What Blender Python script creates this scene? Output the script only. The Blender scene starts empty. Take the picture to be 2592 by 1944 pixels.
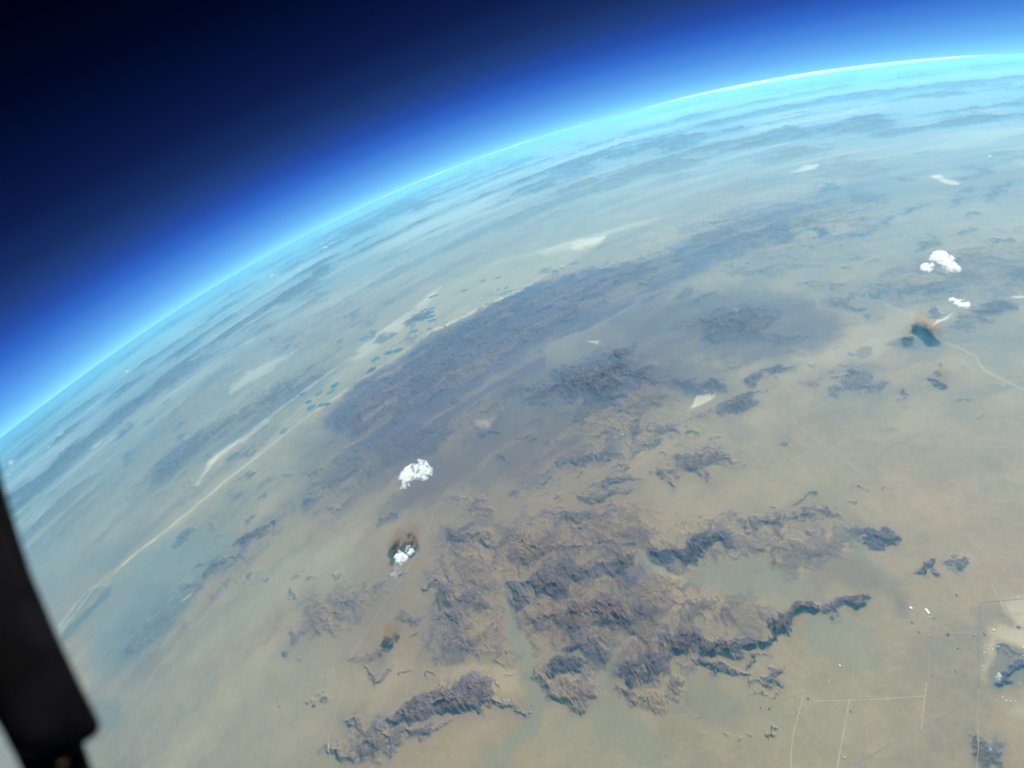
import bpy, bmesh, math, random
import numpy as np
from math import radians, degrees, sin, cos, tan, asin, acos, sqrt, pi
from mathutils import Matrix, Vector

# ------------------------------------------------------------------ scale
# 1 unit = 1 km.  The balloon camera floats at the origin, the ground point
# straight below it is (0, 0, -ALT).
ALT = 30.0
HAZE_TOP = 0.9
_a = radians(70.17)
R = (sin(_a) * ALT - HAZE_TOP) / (1 - sin(_a))
CEN = np.array([0.0, 0.0, -(R + ALT)])
ETA_G = asin(R / (R + ALT))

S = bpy.context.scene
COL = S.collection

# ------------------------------------------------------------------ camera
th, ph = radians(46.687), radians(-67.66)
_d = np.array([sin(th) * cos(ph), sin(th) * sin(ph), -cos(th)])
_up = -_d
_f = np.array([0, 0, -1.0])
_y = _f - _up * (_f @ _up); _y /= np.linalg.norm(_y)
_x = np.cross(_y, _up)
M = np.stack([_x, _y, _up])                 # camera -> world
cd = bpy.data.cameras.new('camera')
cam = bpy.data.objects.new('camera', cd)
COL.objects.link(cam)
cam.matrix_world = Matrix([list(M[0]) + [0], list(M[1]) + [0], list(M[2]) + [0], [0, 0, 0, 1]])
cd.sensor_width = 36; cd.lens = 18
cd.clip_start = 0.0005; cd.clip_end = 3000
S.camera = cam
LENS_DOF = True
if LENS_DOF:
    cd.dof.use_dof = True
    cd.dof.focus_distance = 60.0
    cd.dof.aperture_fstop = 1.25

# ------------------------------------------------------------------ sun
SUN = np.array([0.54, 0.50, 0.70]); SUN /= np.linalg.norm(SUN)
ld = bpy.data.lights.new('sun', 'SUN')
ld.energy = 5.0; ld.angle = radians(0.53); ld.color = (1.0, 0.985, 0.95)
sun = bpy.data.objects.new('sun', ld)
COL.objects.link(sun)
sun.rotation_euler = Vector(SUN).to_track_quat('Z', 'Y').to_euler()

# ------------------------------------------------------------------ world: sky seen from the stratosphere
W = bpy.data.worlds.new('World'); S.world = W; W.use_nodes = True
nt = W.node_tree; nt.nodes.clear()
out = nt.nodes.new('ShaderNodeOutputWorld'); bg = nt.nodes.new('ShaderNodeBackground')
tc = nt.nodes.new('ShaderNodeTexCoord'); sep = nt.nodes.new('ShaderNodeSeparateXYZ')
neg = nt.nodes.new('ShaderNodeMath'); neg.operation = 'MULTIPLY'; neg.inputs[1].default_value = -1
ac = nt.nodes.new('ShaderNodeMath'); ac.operation = 'ARCCOSINE'
mr = nt.nodes.new('ShaderNodeMapRange')
mr.inputs['From Min'].default_value = radians(69.5); mr.inputs['From Max'].default_value = radians(109.5)
ramp = nt.nodes.new('ShaderNodeValToRGB')
L = nt.links.new
L(tc.outputs['Generated'], sep.inputs[0]); L(sep.outputs['Z'], neg.inputs[0]); L(neg.outputs[0], ac.inputs[0])
L(ac.outputs[0], mr.inputs['Value']); L(mr.outputs[0], ramp.inputs[0]); L(ramp.outputs[0], bg.inputs[0])
L(bg.outputs[0], out.inputs[0])
def lin(c):
    return tuple(((v / 255) / 12.92 if v / 255 < 0.04045 else ((v / 255 + 0.055) / 1.055) ** 2.4) for v in c)
stops = [(0.0, (150, 238, 255)), (0.5, (128, 214, 255)), (1.3, (106, 182, 250)), (2.7, (78, 144, 230)), (4.2, (52, 108, 206)),
         (5.6, (40, 80, 172)), (7.1, (34, 66, 134)), (9.0, (24, 48, 102)), (11.8, (13, 29, 76)), (15.5, (5, 17, 54)),
         (18.5, (1, 8, 36)), (23, (0, 2, 20)), (30, (0, 0, 10))]
cr = ramp.color_ramp
while len(cr.elements) < len(stops):
    cr.elements.new(0.5)
for e, (deg, c) in zip(cr.elements, stops):
    e.position = (deg + 0.67) / 40.0
    e.color = (*lin(c), 1)
cr.interpolation = 'LINEAR'
EXPO = 1.25
bg.inputs['Strength'].default_value = 1.0 / 2 ** EXPO

S.view_settings.view_transform = 'Standard'
S.view_settings.look = 'None'
S.view_settings.exposure = EXPO
S.view_settings.gamma = 1.0
S.cycles.use_denoising = True
S.cycles.max_bounces = 12
S.cycles.diffuse_bounces = 2
S.cycles.volume_bounces = 12
S.cycles.transparent_max_bounces = 16

# ------------------------------------------------------------------ helpers: picture <-> ground charts
def px_dir(px, py):
    """photo point (2212-px-wide chart) -> world direction"""
    px = np.asarray(px, float); py = np.asarray(py, float)
    v = np.stack([(px * 1.17179 - 1296) / 1296, -(py * 1.17179 - 972) / 1296, -np.ones_like(px)], -1)
    v /= np.linalg.norm(v, axis=-1, keepdims=True)
    return v @ M.T

def px_ground(px, py, alt=0.0):
    """-> (u, v) ground chart in km (azimuthal arc distances from the nadir)"""
    r = px_dir(px, py)
    b = r @ CEN; c = CEN @ CEN - (R + alt) ** 2
    D = np.maximum(b * b - c, 0)
    p = r * (b - np.sqrt(D))[..., None]
    q = p - CEN
    psi = np.arccos(np.clip(q[..., 2] / (R + alt), -1, 1))
    az = np.arctan2(q[..., 1], q[..., 0])
    return R * psi * np.cos(az), R * psi * np.sin(az)

def chart_point(u, v, alt):
    rr = np.hypot(u, v); psi = rr / R
    k = np.where(rr > 1e-9, np.sin(psi) / np.maximum(rr, 1e-9), 1 / R)
    rad = R + alt
    return np.stack([rad * k * u, rad * k * v, rad * np.cos(psi) - (R + ALT)], -1)

def chart_px(u, v):
    """ground chart -> 2212 photo chart (behind the camera gives -9999)"""
    p = chart_point(u, v, 0.0) @ M
    z = -p[..., 2]
    ok = z > 1
    zz = np.where(ok, z, 1)
    x = (p[..., 0] / zz * 1296 + 1296) / 1.17179
    y = (-p[..., 1] / zz * 1296 + 972) / 1.17179
    return np.where(ok, x, -9999), np.where(ok, y, -9999)

# ------------------------------------------------------------------ noise
def _hash(ix, iy, seed):
    h = (ix.astype(np.int64) * 374761393 + iy.astype(np.int64) * 668265263 + seed * 974634777) & 0xFFFFFFFF
    h = ((h ^ (h >> 13)) * 1274126177) & 0xFFFFFFFF
    return ((h ^ (h >> 16)) & 0xFFFF).astype(np.float32) * np.float32(2 * pi / 65536)

def gnoise(x, y, seed=0):
    xf = np.floor(x); yf = np.floor(y)
    ix = xf.astype(np.int64); iy = yf.astype(np.int64)
    fx = (x - xf).astype(np.float32); fy = (y - yf).astype(np.float32)
    def g(dx, dy):
        a = _hash(ix + dx, iy + dy, seed)
        return np.cos(a) * (fx - dx) + np.sin(a) * (fy - dy)
    sx = fx * fx * fx * (fx * (fx * 6 - 15) + 10); sy = fy * fy * fy * (fy * (fy * 6 - 15) + 10)
    a = g(0, 0); a += (g(1, 0) - a) * sx
    b = g(0, 1); b += (g(1, 1) - b) * sx
    return (a + (b - a) * sy) * 1.5

def fbm(x, y, octs=4, seed=0, gain=0.5):
    s = 0; a = 1.0; t = 0
    for i in range(octs):
        s = s + a * gnoise(x * 2.03 ** i + 17.3 * i, y * 2.03 ** i - 9.1 * i, seed + i * 7)
        t += a; a *= gain
    return s / t * 1.6

def ridged(x, y, octs=5, seed=0):
    s = 0; a = 1.0; t = 0; w = 1.0
    for i in range(octs):
        n = 1 - np.abs(gnoise(x * 2.07 ** i + 5.7 * i, y * 2.07 ** i + 3.3 * i, seed + i * 11)) * 1.5
        n = np.clip(n, 0, 1) ** 2
        s = s + a * n * w; t += a
        w = np.clip(n * 1.6, 0, 1); a *= 0.52
    return s / t

def sstep(a, b, x):
    t = np.clip((x - a) / (b - a), 0, 1)
    return t * t * (3 - 2 * t)

def sdist(pts, x, y):
    """signed distance to a polygon, positive inside"""
    P = np.asarray(pts, float); Q = np.roll(P, -1, 0)
    d2 = np.full(x.shape, 1e18); inside = np.zeros(x.shape, bool)
    for (x1, y1), (x2, y2) in zip(P, Q):
        ex, ey = x2 - x1, y2 - y1
        l = ex * ex + ey * ey + 1e-9
        t = np.clip(((x - x1) * ex + (y - y1) * ey) / l, 0, 1)
        d2 = np.minimum(d2, (x - x1 - t * ex) ** 2 + (y - y1 - t * ey) ** 2)
        c = (y1 > y) != (y2 > y)
        inside ^= c & (x < ex * (y - y1) / (ey if abs(ey) > 1e-9 else 1e-9) + x1)
    d = np.sqrt(d2)
    return np.where(inside, d, -d)

def sdist_s(pts, x, y):
    """signed distance plus arc length along the outline of the nearest edge point"""
    P = np.asarray(pts, float); Q = np.roll(P, -1, 0)
    d2 = np.full(x.shape, 1e18); inside = np.zeros(x.shape, bool); sa = np.zeros(x.shape); acc = 0.0
    for (x1, y1), (x2, y2) in zip(P, Q):
        ex, ey = x2 - x1, y2 - y1
        l = ex * ex + ey * ey + 1e-9
        t = np.clip(((x - x1) * ex + (y - y1) * ey) / l, 0, 1)
        q = (x - x1 - t * ex) ** 2 + (y - y1 - t * ey) ** 2
        w = q < d2
        sa = np.where(w, acc + t * sqrt(l), sa); d2 = np.where(w, q, d2); acc += sqrt(l)
        c = (y1 > y) != (y2 > y)
        inside ^= c & (x < ex * (y - y1) / (ey if abs(ey) > 1e-9 else 1e-9) + x1)
    d = np.sqrt(d2)
    return np.where(inside, d, -d), sa

def ldist(pts, x, y):
    d2 = np.full(x.shape, 1e18)
    for (x1, y1), (x2, y2) in zip(pts[:-1], pts[1:]):
        ex, ey = x2 - x1, y2 - y1
        l = ex * ex + ey * ey + 1e-9
        t = np.clip(((x - x1) * ex + (y - y1) * ey) / l, 0, 1)
        d2 = np.minimum(d2, (x - x1 - t * ex) ** 2 + (y - y1 - t * ey) ** 2)
    return np.sqrt(d2)

# survey tiles: each tile is a third of the chart, 2212 tile units wide
TX = {1: (0, 0), 2: (737.3, 0), 3: (1474.7, 0), 4: (0, 553), 5: (737.3, 553), 6: (1474.7, 553),
      7: (0, 1106), 8: (737.3, 1106), 9: (1474.7, 1106), 0: None}
def T(t, pts):
    if t == 0:
        return [tuple(p) for p in pts]
    ox, oy = TX[t]
    return [(ox + a / 3, oy + b / 3) for a, b in pts]

# ------------------------------------------------------------------ the survey of the desert
# bare ground tones: (tile, polygon, linear colour, strength, feather, breakup)
SAND = np.array([0.335, 0.285, 0.205])
PALE = (0.47, 0.46, 0.40); CREAM = (0.95, 0.99, 0.95); TEAL = (0.240, 0.262, 0.225); BROWN = (0.13, 0.085, 0.085)
MAUVE = (0.105, 0.062, 0.14); GREYG = (0.195, 0.20, 0.19); PINK = (0.33, 0.26, 0.21); NEAR_BLACK = (0.022, 0.020, 0.028)
ROCK = np.array([0.092, 0.068, 0.100]); ROCKB = np.array([0.056, 0.054, 0.125])
TONES = [
 (0, [(640, 960), (800, 860), (960, 740), (1120, 650), (1260, 600), (1420, 600), (1520, 640), (1560, 760), (1480, 860), (1300, 930), (1280, 1000), (1080, 1070), (900, 1120), (760, 1110), (640, 1060)], (.14, .088, .10), .62, 55, .45),
 (0, [(740, 1300), (800, 1180), (960, 1080), (1150, 1000), (1300, 1010), (1420, 1080), (1400, 1260), (1450, 1450), (1200, 1420), (1000, 1440), (800, 1420)], (.20, .135, .095), .5, 50, .45),
 # broad dark uplands in the middle distance
 (0, [(690, 905), (790, 815), (880, 760), (960, 700), (1040, 668), (1115, 636), (1200, 600), (1270, 590), (1420, 560), (1560, 505), (1700, 470),
      (1720, 520), (1560, 560), (1480, 610), (1380, 660), (1290, 700), (1200, 745), (1180, 800), (1080, 840), (1000, 900), (920, 990), (860, 1010), (780, 960), (700, 930)], MAUVE, .88, 11, .5),
 (0, [(880, 760), (960, 705), (1040, 672), (1110, 642), (1180, 612), (1150, 660), (1100, 700), (1000, 750), (900, 800)], (.040, .028, .085), .7, 12, .45),
 (0, [(1010, 930), (1130, 830), (1190, 790), (1300, 745), (1430, 740), (1500, 800), (1450, 870), (1280, 890), (1250, 990), (1080, 1030), (900, 1100), (820, 1110), (900, 1010)], BROWN, .75, 34, .4),
 (0, [(640, 1010), (730, 930), (860, 960), (930, 1000), (800, 1070), (700, 1120), (600, 1120)], (.15, .125, .125), .5, 30, .5),
 (0, [(330, 1000), (420, 930), (560, 870), (700, 790), (780, 760), (760, 790), (640, 880), (560, 930), (430, 1000), (330, 1060)], (.13, .12, .13), .62, 12, .55),
 (0, [(520, 900), (640, 800), (760, 730), (830, 650), (900, 620), (800, 700), (700, 790)], (.17, .16, .17), .5, 12, .5),
 (0, [(1290, 640), (1420, 560), (1560, 470), (1720, 420), (1900, 380), (2000, 400), (1800, 470), (1620, 540), (1450, 620)], (.13, .12, .14), .55, 22, .5),
 # dome with its dark apron
 (6, [(-300, 640), (-420, 420), (-200, 300), (0, 240), (200, 215), (400, 218), (640, 245), (790, 275), (950, 370), (1040, 450), (1000, 545), (850, 615), (700, 660), (450, 700), (200, 650), (0, 590)], (.105, .066, .09), .74, 26, .45),
 (6, [(390, 720), (600, 665), (880, 615), (1000, 570), (1200, 530), (1280, 520), (1300, 640), (1000, 700), (800, 700), (600, 690), (380, 800)], PALE, .30, 14, .3),
 # lower half: washes, fans, stained plains and a haze tint painted at left
 (9, [(0, 360), (400, 330), (560, 350), (700, 390), (860, 500), (880, 560), (700, 590), (400, 540), (150, 500), (0, 480)], GREYG, .55, 20, .5),
 (9, [(800, 440), (900, 330), (1000, 275), (1150, 300), (1330, 440), (1440, 560), (1480, 690), (1400, 690), (1350, 560), (1200, 480), (1000, 470), (860, 520)], (.20, .165, .14), .70, 13, .25),
 (9, [(860, 700), (1000, 670), (1100, 670), (1200, 760), (1210, 850), (1120, 960), (1000, 930), (880, 930), (820, 820)], TEAL, .65, 14, .12),
 (9, [(1190, 900), (1320, 860), (1310, 1010), (1150, 1010), (1000, 1000), (950, 940), (1120, 960)], TEAL, .45, 14, .3),
 (9, [(1340, 560), (1450, 610), (1480, 680), (1390, 690)], (.19, .17, .17), .5, 14, .2),
 (9, [(0, 1050), (200, 1130), (330, 1260), (420, 1310), (280, 1370), (130, 1360), (0, 1240)], (.19, .16, .15), .6, 20, .4),
 (9, [(0, 1010), (160, 1080), (400, 1200), (560, 1300), (700, 1380), (300, 1390), (0, 1300)], TEAL, .4, 30, .4),
 (9, [(1960, 1100), (2000, 960), (2050, 890), (2300, 860), (2300, 1120), (2100, 1130)], (.17, .18, .165), .8, 8, .2),
 (9, [(1920, 850), (2120, 730), (2300, 740), (2300, 880), (2060, 890), (1990, 970), (1950, 1060), (1915, 980)], (.62, .62, .55), .6, 14, .6),
 (9, [(2100, 620), (2300, 560), (2300, 740), (2120, 740)], (.62, .64, .58), .6, 18, .5),
 (9, [(1930, 600), (2090, 590), (2100, 680), (1940, 740)], (.22, .18, .15), .5, 10, .2),
 (9, [(2040, 1200), (2300, 1150), (2300, 1290), (2120, 1280)], PALE, .5, 18, .6),
 (9, [(1450, 800), (1680, 800), (1700, 900), (1560, 990), (1480, 940)], (.25, .205, .165), .5, 14, .3),
 (9, [(1830, 1440), (2040, 1440), (2060, 1560), (2010, 1640), (1840, 1620)], (.20, .20, .175), .6, 20, .2),
 (9, [(1710, 340), (1740, 280), (1800, 262), (1880, 290), (1900, 360), (1800, 400), (1730, 390)], PALE, .35, 7, .2),
 (8, [(1090, 760), (1150, 760), (1230, 860), (1240, 960), (1220, 1080), (1310, 1130), (1320, 1260), (1240, 1420), (1120, 1560), (1030, 1680), (900, 1680), (1210, 1260), (1180, 1050), (1080, 850)], TEAL, .55, 16, .2),
 (8, [(1660, 960), (1760, 880), (1760, 1000), (1720, 1080), (1720, 1180), (1830, 1290), (2100, 1480), (2212, 1660), (1500, 1660), (1300, 1500), (1240, 1350), (1600, 1260), (1650, 1100)], TEAL, .55, 16, .25),
 (8, [(1020, 380), (1050, 420), (1040, 560), (1090, 660), (1180, 760), (1240, 850), (1090, 800), (1060, 680), (1015, 600)], TEAL, .55, 6, .1),
 (8, [(640, 1000), (900, 990), (1140, 1020), (1170, 1080), (1180, 1200), (1080, 1170), (900, 1085), (760, 1085), (600, 1100)], (.42, .37, .255), .6, 10, .4),
 (8, [(1340, 1040), (1500, 1060), (1640, 1040), (1650, 1180), (1500, 1100), (1340, 1110)], (.42, .38, .27), .55, 10, .4),
 (8, [(2040, 1090), (2150, 1080), (2212, 1130), (2212, 1210), (2100, 1160)], (.42, .38, .28), .6, 10, .3),
 (8, [(1250, 1290), (1600, 1260), (1640, 1350), (1720, 1500), (2000, 1640), (1200, 1660)], (.32, .30, .22), .4, 24, .2),
 (8, [(0, 1080), (160, 1000), (450, 1000), (500, 1140), (300, 1240), (0, 1330)], (.36, .33, .24), .5, 30, .2),
 (8, [(1500, 560), (2212, 380), (2212, 720), (1900, 560), (1700, 480)], (.36, .30, .20), .5, 16, .5),
 (8, [(660, 290), (1000, 230), (1060, 360), (1000, 470), (700, 400)], (.33, .27, .19), .5, 14, .4),
 (8, [(730, 620), (1000, 680), (1060, 800), (830, 790)], (.36, .31, .21), .5, 14, .4),
 (7, [(1500, 560), (1700, 380), (2000, 220), (2300, 150), (2300, 480), (2000, 500), (1800, 600), (1400, 900), (1100, 1100), (1150, 900)], (.33, .355, .275), .55, 24, .25),
 (7, [(700, 1150), (1100, 1100), (1700, 900), (2212, 900), (2212, 1660), (900, 1660), (850, 1300)], (.33, .33, .27), .45, 40, .2),
 (7, [(640, 560), (900, 300), (1100, 150), (1500, 100), (1560, 300), (1300, 500), (1150, 700), (900, 1000), (640, 1100), (560, 800)], (.185, .26, .31), .65, 26, .3),  # mostly the blue-teal of haze, painted into the plain's colour
 (7, [(900, 520), (1260, 500), (1130, 720), (900, 980), (720, 950), (780, 760)], (.14, .185, .23), .5, 26, .4),
 (7, [(600, 1220), (780, 1230), (790, 1400), (640, 1430)], (.17, .20, .20), .6, 12, .4),
 (7, [(370, 770), (560, 510), (680, 480), (740, 425), (740, 520), (610, 690), (440, 850)], (.085, .125, .125), .75, 4, .75),
 (7, [(280, 540), (500, 330), (760, 190), (900, 60), (1000, 0), (900, 180), (700, 350), (480, 440), (330, 560)], (.14, .16, .19), .5, 14, .4),
 (6, [(860, 920), (1000, 860), (1330, 860), (1360, 1000), (1260, 1050), (1000, 1100), (900, 1050)], TEAL, .3, 30, .3),
 (6, [(80, 1060), (300, 1050), (440, 1100), (530, 1170), (360, 1200), (160, 1160)], (.20, .19, .17), .5, 8, .7),
 (6, [(570, 1160), (700, 1160), (820, 1270), (640, 1260)], (.21, .19, .165), .5, 8, .6),
 (6, [(1310, 578), (1400, 530), (1500, 520), (1610, 590), (1590, 622), (1450, 606)], (.14, .135, .13), .8, 3, .25),
 (6, [(1060, 640), (1085, 625), (1125, 638), (1095, 655)], (.14, .135, .13), .75, 3, .3),
 (6, [(1130, 650), (1130, 615), (1170, 590), (1230, 585), (1225, 640), (1170, 668)], (.17, .17, .15), .75, 3, .3),
 (6, [(1500, 620), (1700, 480), (2100, 370), (2212, 500), (2212, 800), (1980, 740), (1880, 650), (1700, 540)], (.21, .20, .185), .5, 26, .3),
 (6, [(1320, 60), (1500, 20), (2212, -60), (2212, 240), (1800, 300), (1420, 330), (1330, 250)], (.19, .18, .19), .5, 30, .5),
 (6, [(1700, 900), (1980, 900), (1960, 1050), (1780, 1060)], (.22, .195, .17), .45, 26, .5),
 (6, [(1250, 1120), (1370, 1105), (1420, 1130), (1270, 1145)], (.17, .19, .17), .6, 4, .5),
 # pale valley with its light banks
 (0, [(120, 1370), (210, 1262), (300, 1190), (405, 1106), (500, 1020), (560, 975), (620, 903), (700, 835), (740, 790), (837, 708), (925, 640), (980, 610), (1080, 560), (1180, 535), (1310, 508),
      (1290, 530), (1257, 556), (1217, 574), (1117, 633), (1037, 672), (937, 718), (837, 788), (737, 855), (660, 905), (570, 975), (480, 1052), (400, 1120), (300, 1196), (205, 1275), (130, 1375)], (.40, .38, .28), .62, 4, .5),
 (0, [(737, 786), (770, 763), (837, 708), (924, 641), (950, 622), (930, 655), (850, 722), (780, 775)], CREAM, .22, 4, .3),
 (0, [(937, 712), (1037, 664), (1117, 629), (1117, 635), (1037, 672), (937, 720)], CREAM, .45, 3, .3),
 (0, [(450, 1005), (455, 992), (530, 940), (593, 893), (560, 930), (490, 975)], CREAM, .38, 4, .6),
 (0, [(418, 1050), (450, 1005), (470, 985), (440, 1030), (425, 1050)], CREAM, .5, 3, .5),
 (0, [(497, 851), (500, 838), (533, 806), (600, 773), (660, 744), (612, 785), (550, 824)], CREAM, .30, 5, .6),
 (0, [(1237, 534), (1260, 519), (1305, 510), (1290, 526), (1250, 538)], CREAM, .5, 5, .8),
 (0, [(1160, 545), (1237, 520), (1380, 480), (1470, 462), (1400, 482), (1280, 520), (1180, 552)], CREAM, .16, 3, .5),
 (0, [(195, 971), (222, 950), (214, 962)], CREAM, .5, 2, 0),
 (0, [(58, 1143), (104, 1093), (90, 1112)], CREAM, .5, 2, 0),
 (0, [(525, 745), (562, 724), (545, 738)], CREAM, .4, 2, 0),
 # far pale playas seen through the haze
 (3, [(705, 1118), (760, 1088), (800, 1066), (890, 1070), (850, 1097), (780, 1112)], CREAM, .62, 3, .4),
 (3, [(1612, 1142), (1665, 1132), (1700, 1168), (1788, 1190), (1782, 1202), (1690, 1192)], CREAM, .62, 3, .4),
 (3, [(2126, 1046), (2230, 1030), (2230, 1078)], PALE, .8, 3, .1),
 (3, [(0, 1112), (190, 1066), (150, 1085), (0, 1125)], PALE, .7, 3, .1),
 (3, [(900, 1050), (1000, 950), (1050, 960), (980, 1070)], PALE, .4, 8, .1),
 (5, [(1598, 552), (1676, 553), (1662, 573)], CREAM, .75, 2, .2),
 (5, [(868, 1062), (930, 1070), (1012, 1038), (962, 1110), (900, 1110)], PALE, .5, 5, .3),
 (5, [(1330, 560), (1480, 540), (1640, 640), (1320, 720), (1350, 610)], (.23, .21, .19), .6, 8, .2),
 (5, [(560, 1218), (600, 1180), (668, 1148), (640, 1185), (600, 1205)], (.085, .05, .06), .75, 3, .2),
 # bright dry lakes close by
 (6, [(42, 992), (100, 897), (205, 897), (214, 910), (180, 935), (100, 968)], CREAM, .85, 2.0, .25),
 (5, [(1748, 1198), (1780, 1170), (1835, 1160), (1790, 1186)], CREAM, .9, 1.5, .05),
 (6, [(1618, 458), (1650, 405), (1750, 370), (1712, 410), (1660, 428)], CREAM, .9, 1.5, .05),
 (6, [(1560, 400), (1620, 455), (1640, 420), (1480, 360), (1300, 310), (1380, 345)], PALE, .5, 4, .5),
 (6, [(2126, 268), (2160, 256), (2230, 262), (2160, 272)], CREAM, .9, 1.5, .05),
 (7, [(1178, 577), (1195, 560), (1250, 522), (1240, 545), (1205, 562)], CREAM, .6, 1.5, .2),
 # near-black ragged patches on the right hand plain
 (6, [(1470, 492), (1500, 470), (1500, 450), (1560, 448), (1565, 468), (1622, 480), (1625, 528), (1668, 560), (1660, 572), (1604, 586), (1560, 570), (1520, 540), (1518, 516)], NEAR_BLACK, .97, 2.5, .25),
 (6, [(1422, 530), (1470, 520), (1478, 545), (1450, 556)], NEAR_BLACK, .8, 2.5, .3),
]
# linear features drawn on the ground: (tile, polyline, half-width px, colour, strength)
LINES = [
 (0, [(125, 1370), (210, 1262), (300, 1192), (405, 1108), (480, 1045), (570, 975), (660, 903), (737, 851), (837, 784), (937, 713), (1037, 667), (1117, 631), (1217, 572)], 2.6, CREAM, .26),
 (0, [(450, 1000), (530, 940), (593, 893), (650, 850), (737, 786), (837, 708), (924, 643), (954, 620)], 2.6, CREAM, .24),
 (0, [(950, 620), (1040, 575), (1160, 545), (1280, 512), (1380, 480), (1480, 455)], 1.6, CREAM, .15),
 (0, [(600, 925), (690, 860), (760, 800), (850, 735), (960, 680), (1060, 630)], 1.6, (.20, .20, .17), .5),
 (0, [(480, 1000), (540, 960), (600, 905)], 1.5, (.16, .17, .16), .6),
 (9, [(1080, 190), (1150, 290), (1250, 380), (1350, 450), (1400, 470)], 7, GREYG, .6),
 (9, [(480, 290), (560, 340), (680, 400), (780, 420), (830, 500), (900, 560), (870, 600), (870, 680), (910, 740), (930, 850)], 3.5, (.27, .30, .26), .7),
 (9, [(860, 640), (868, 600), (890, 590)], 1.2, CREAM, .6),
 (9, [(100, 860), (130, 930), (300, 990)], 2.5, (.40, .38, .29), .6),
 (9, [(0, 430), (250, 460), (400, 520), (700, 570)], 6, TEAL, .5),
 (9, [(0, 350), (200, 340), (350, 300), (480, 290)], 4, TEAL, .5),
 (6, [(860, 240), (880, 330), (1000, 360), (1180, 400), (1300, 440), (1480, 490)], 3, (.36, .34, .26), .5),
 (6, [(1220, 150), (1185, 200), (1200, 270), (1350, 330), (1480, 380), (1640, 430)], 2.6, (.40, .38, .29), .6),
 (6, [(1000, 150), (900, 240), (880, 320)], 3, (.33, .31, .26), .5),
 (5, [(1330, 700), (1345, 590), (1420, 540), (1600, 480), (1760, 400), (1900, 320), (1930, 290)], 3.2, (.27, .28, .24), .6),
 (5, [(1560, 290), (1640, 160), (1660, 130), (1500, 120)], 2.2, (.10, .12, .16), .6),
 (5, [(1600, 300), (1620, 240), (1640, 170)], 3, (.24, .25, .24), .5),
 (7, [(100, 1080), (180, 110), (280, 0)], 2, PALE, .0),
 (7, [(1000, 180), (900, 250), (760, 380), (680, 470), (600, 480), (520, 560), (370, 760)], 2.2, CREAM, .38),
 (4, [(1640, 1300), (1645, 1190), (1720, 1100), (1800, 1020)], 1.5, (.18, .19, .18), .7),
 (4, [(1470, 1340), (1540, 1280), (1610, 1220)], 2.0, (.10, .13, .13), .5),
 (8, [(1960, 250), (1950, 300), (2000, 350), (2100, 380), (2212, 390)], 3.5, (.27, .29, .25), .6),
 (8, [(1370, 350), (1385, 400), (1370, 430)], 1.6, (.36, .42, .40), .6),
 (8, [(650, 140), (690, 250)], 4, (.33, .29, .21), .5),
 (8, [(1000, 1380), (1030, 1500), (1020, 1660)], 2.2, (.37, .35, .26), .4),
 (8, [(1640, 1380), (1780, 1500), (2000, 1640)], 4, (.24, .23, .19), .4),
 (6, [(1700, 560), (1900, 650), (1920, 700), (2000, 760), (2212, 870)], 2.6, (.50, .46, .34), .6),
]
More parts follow.
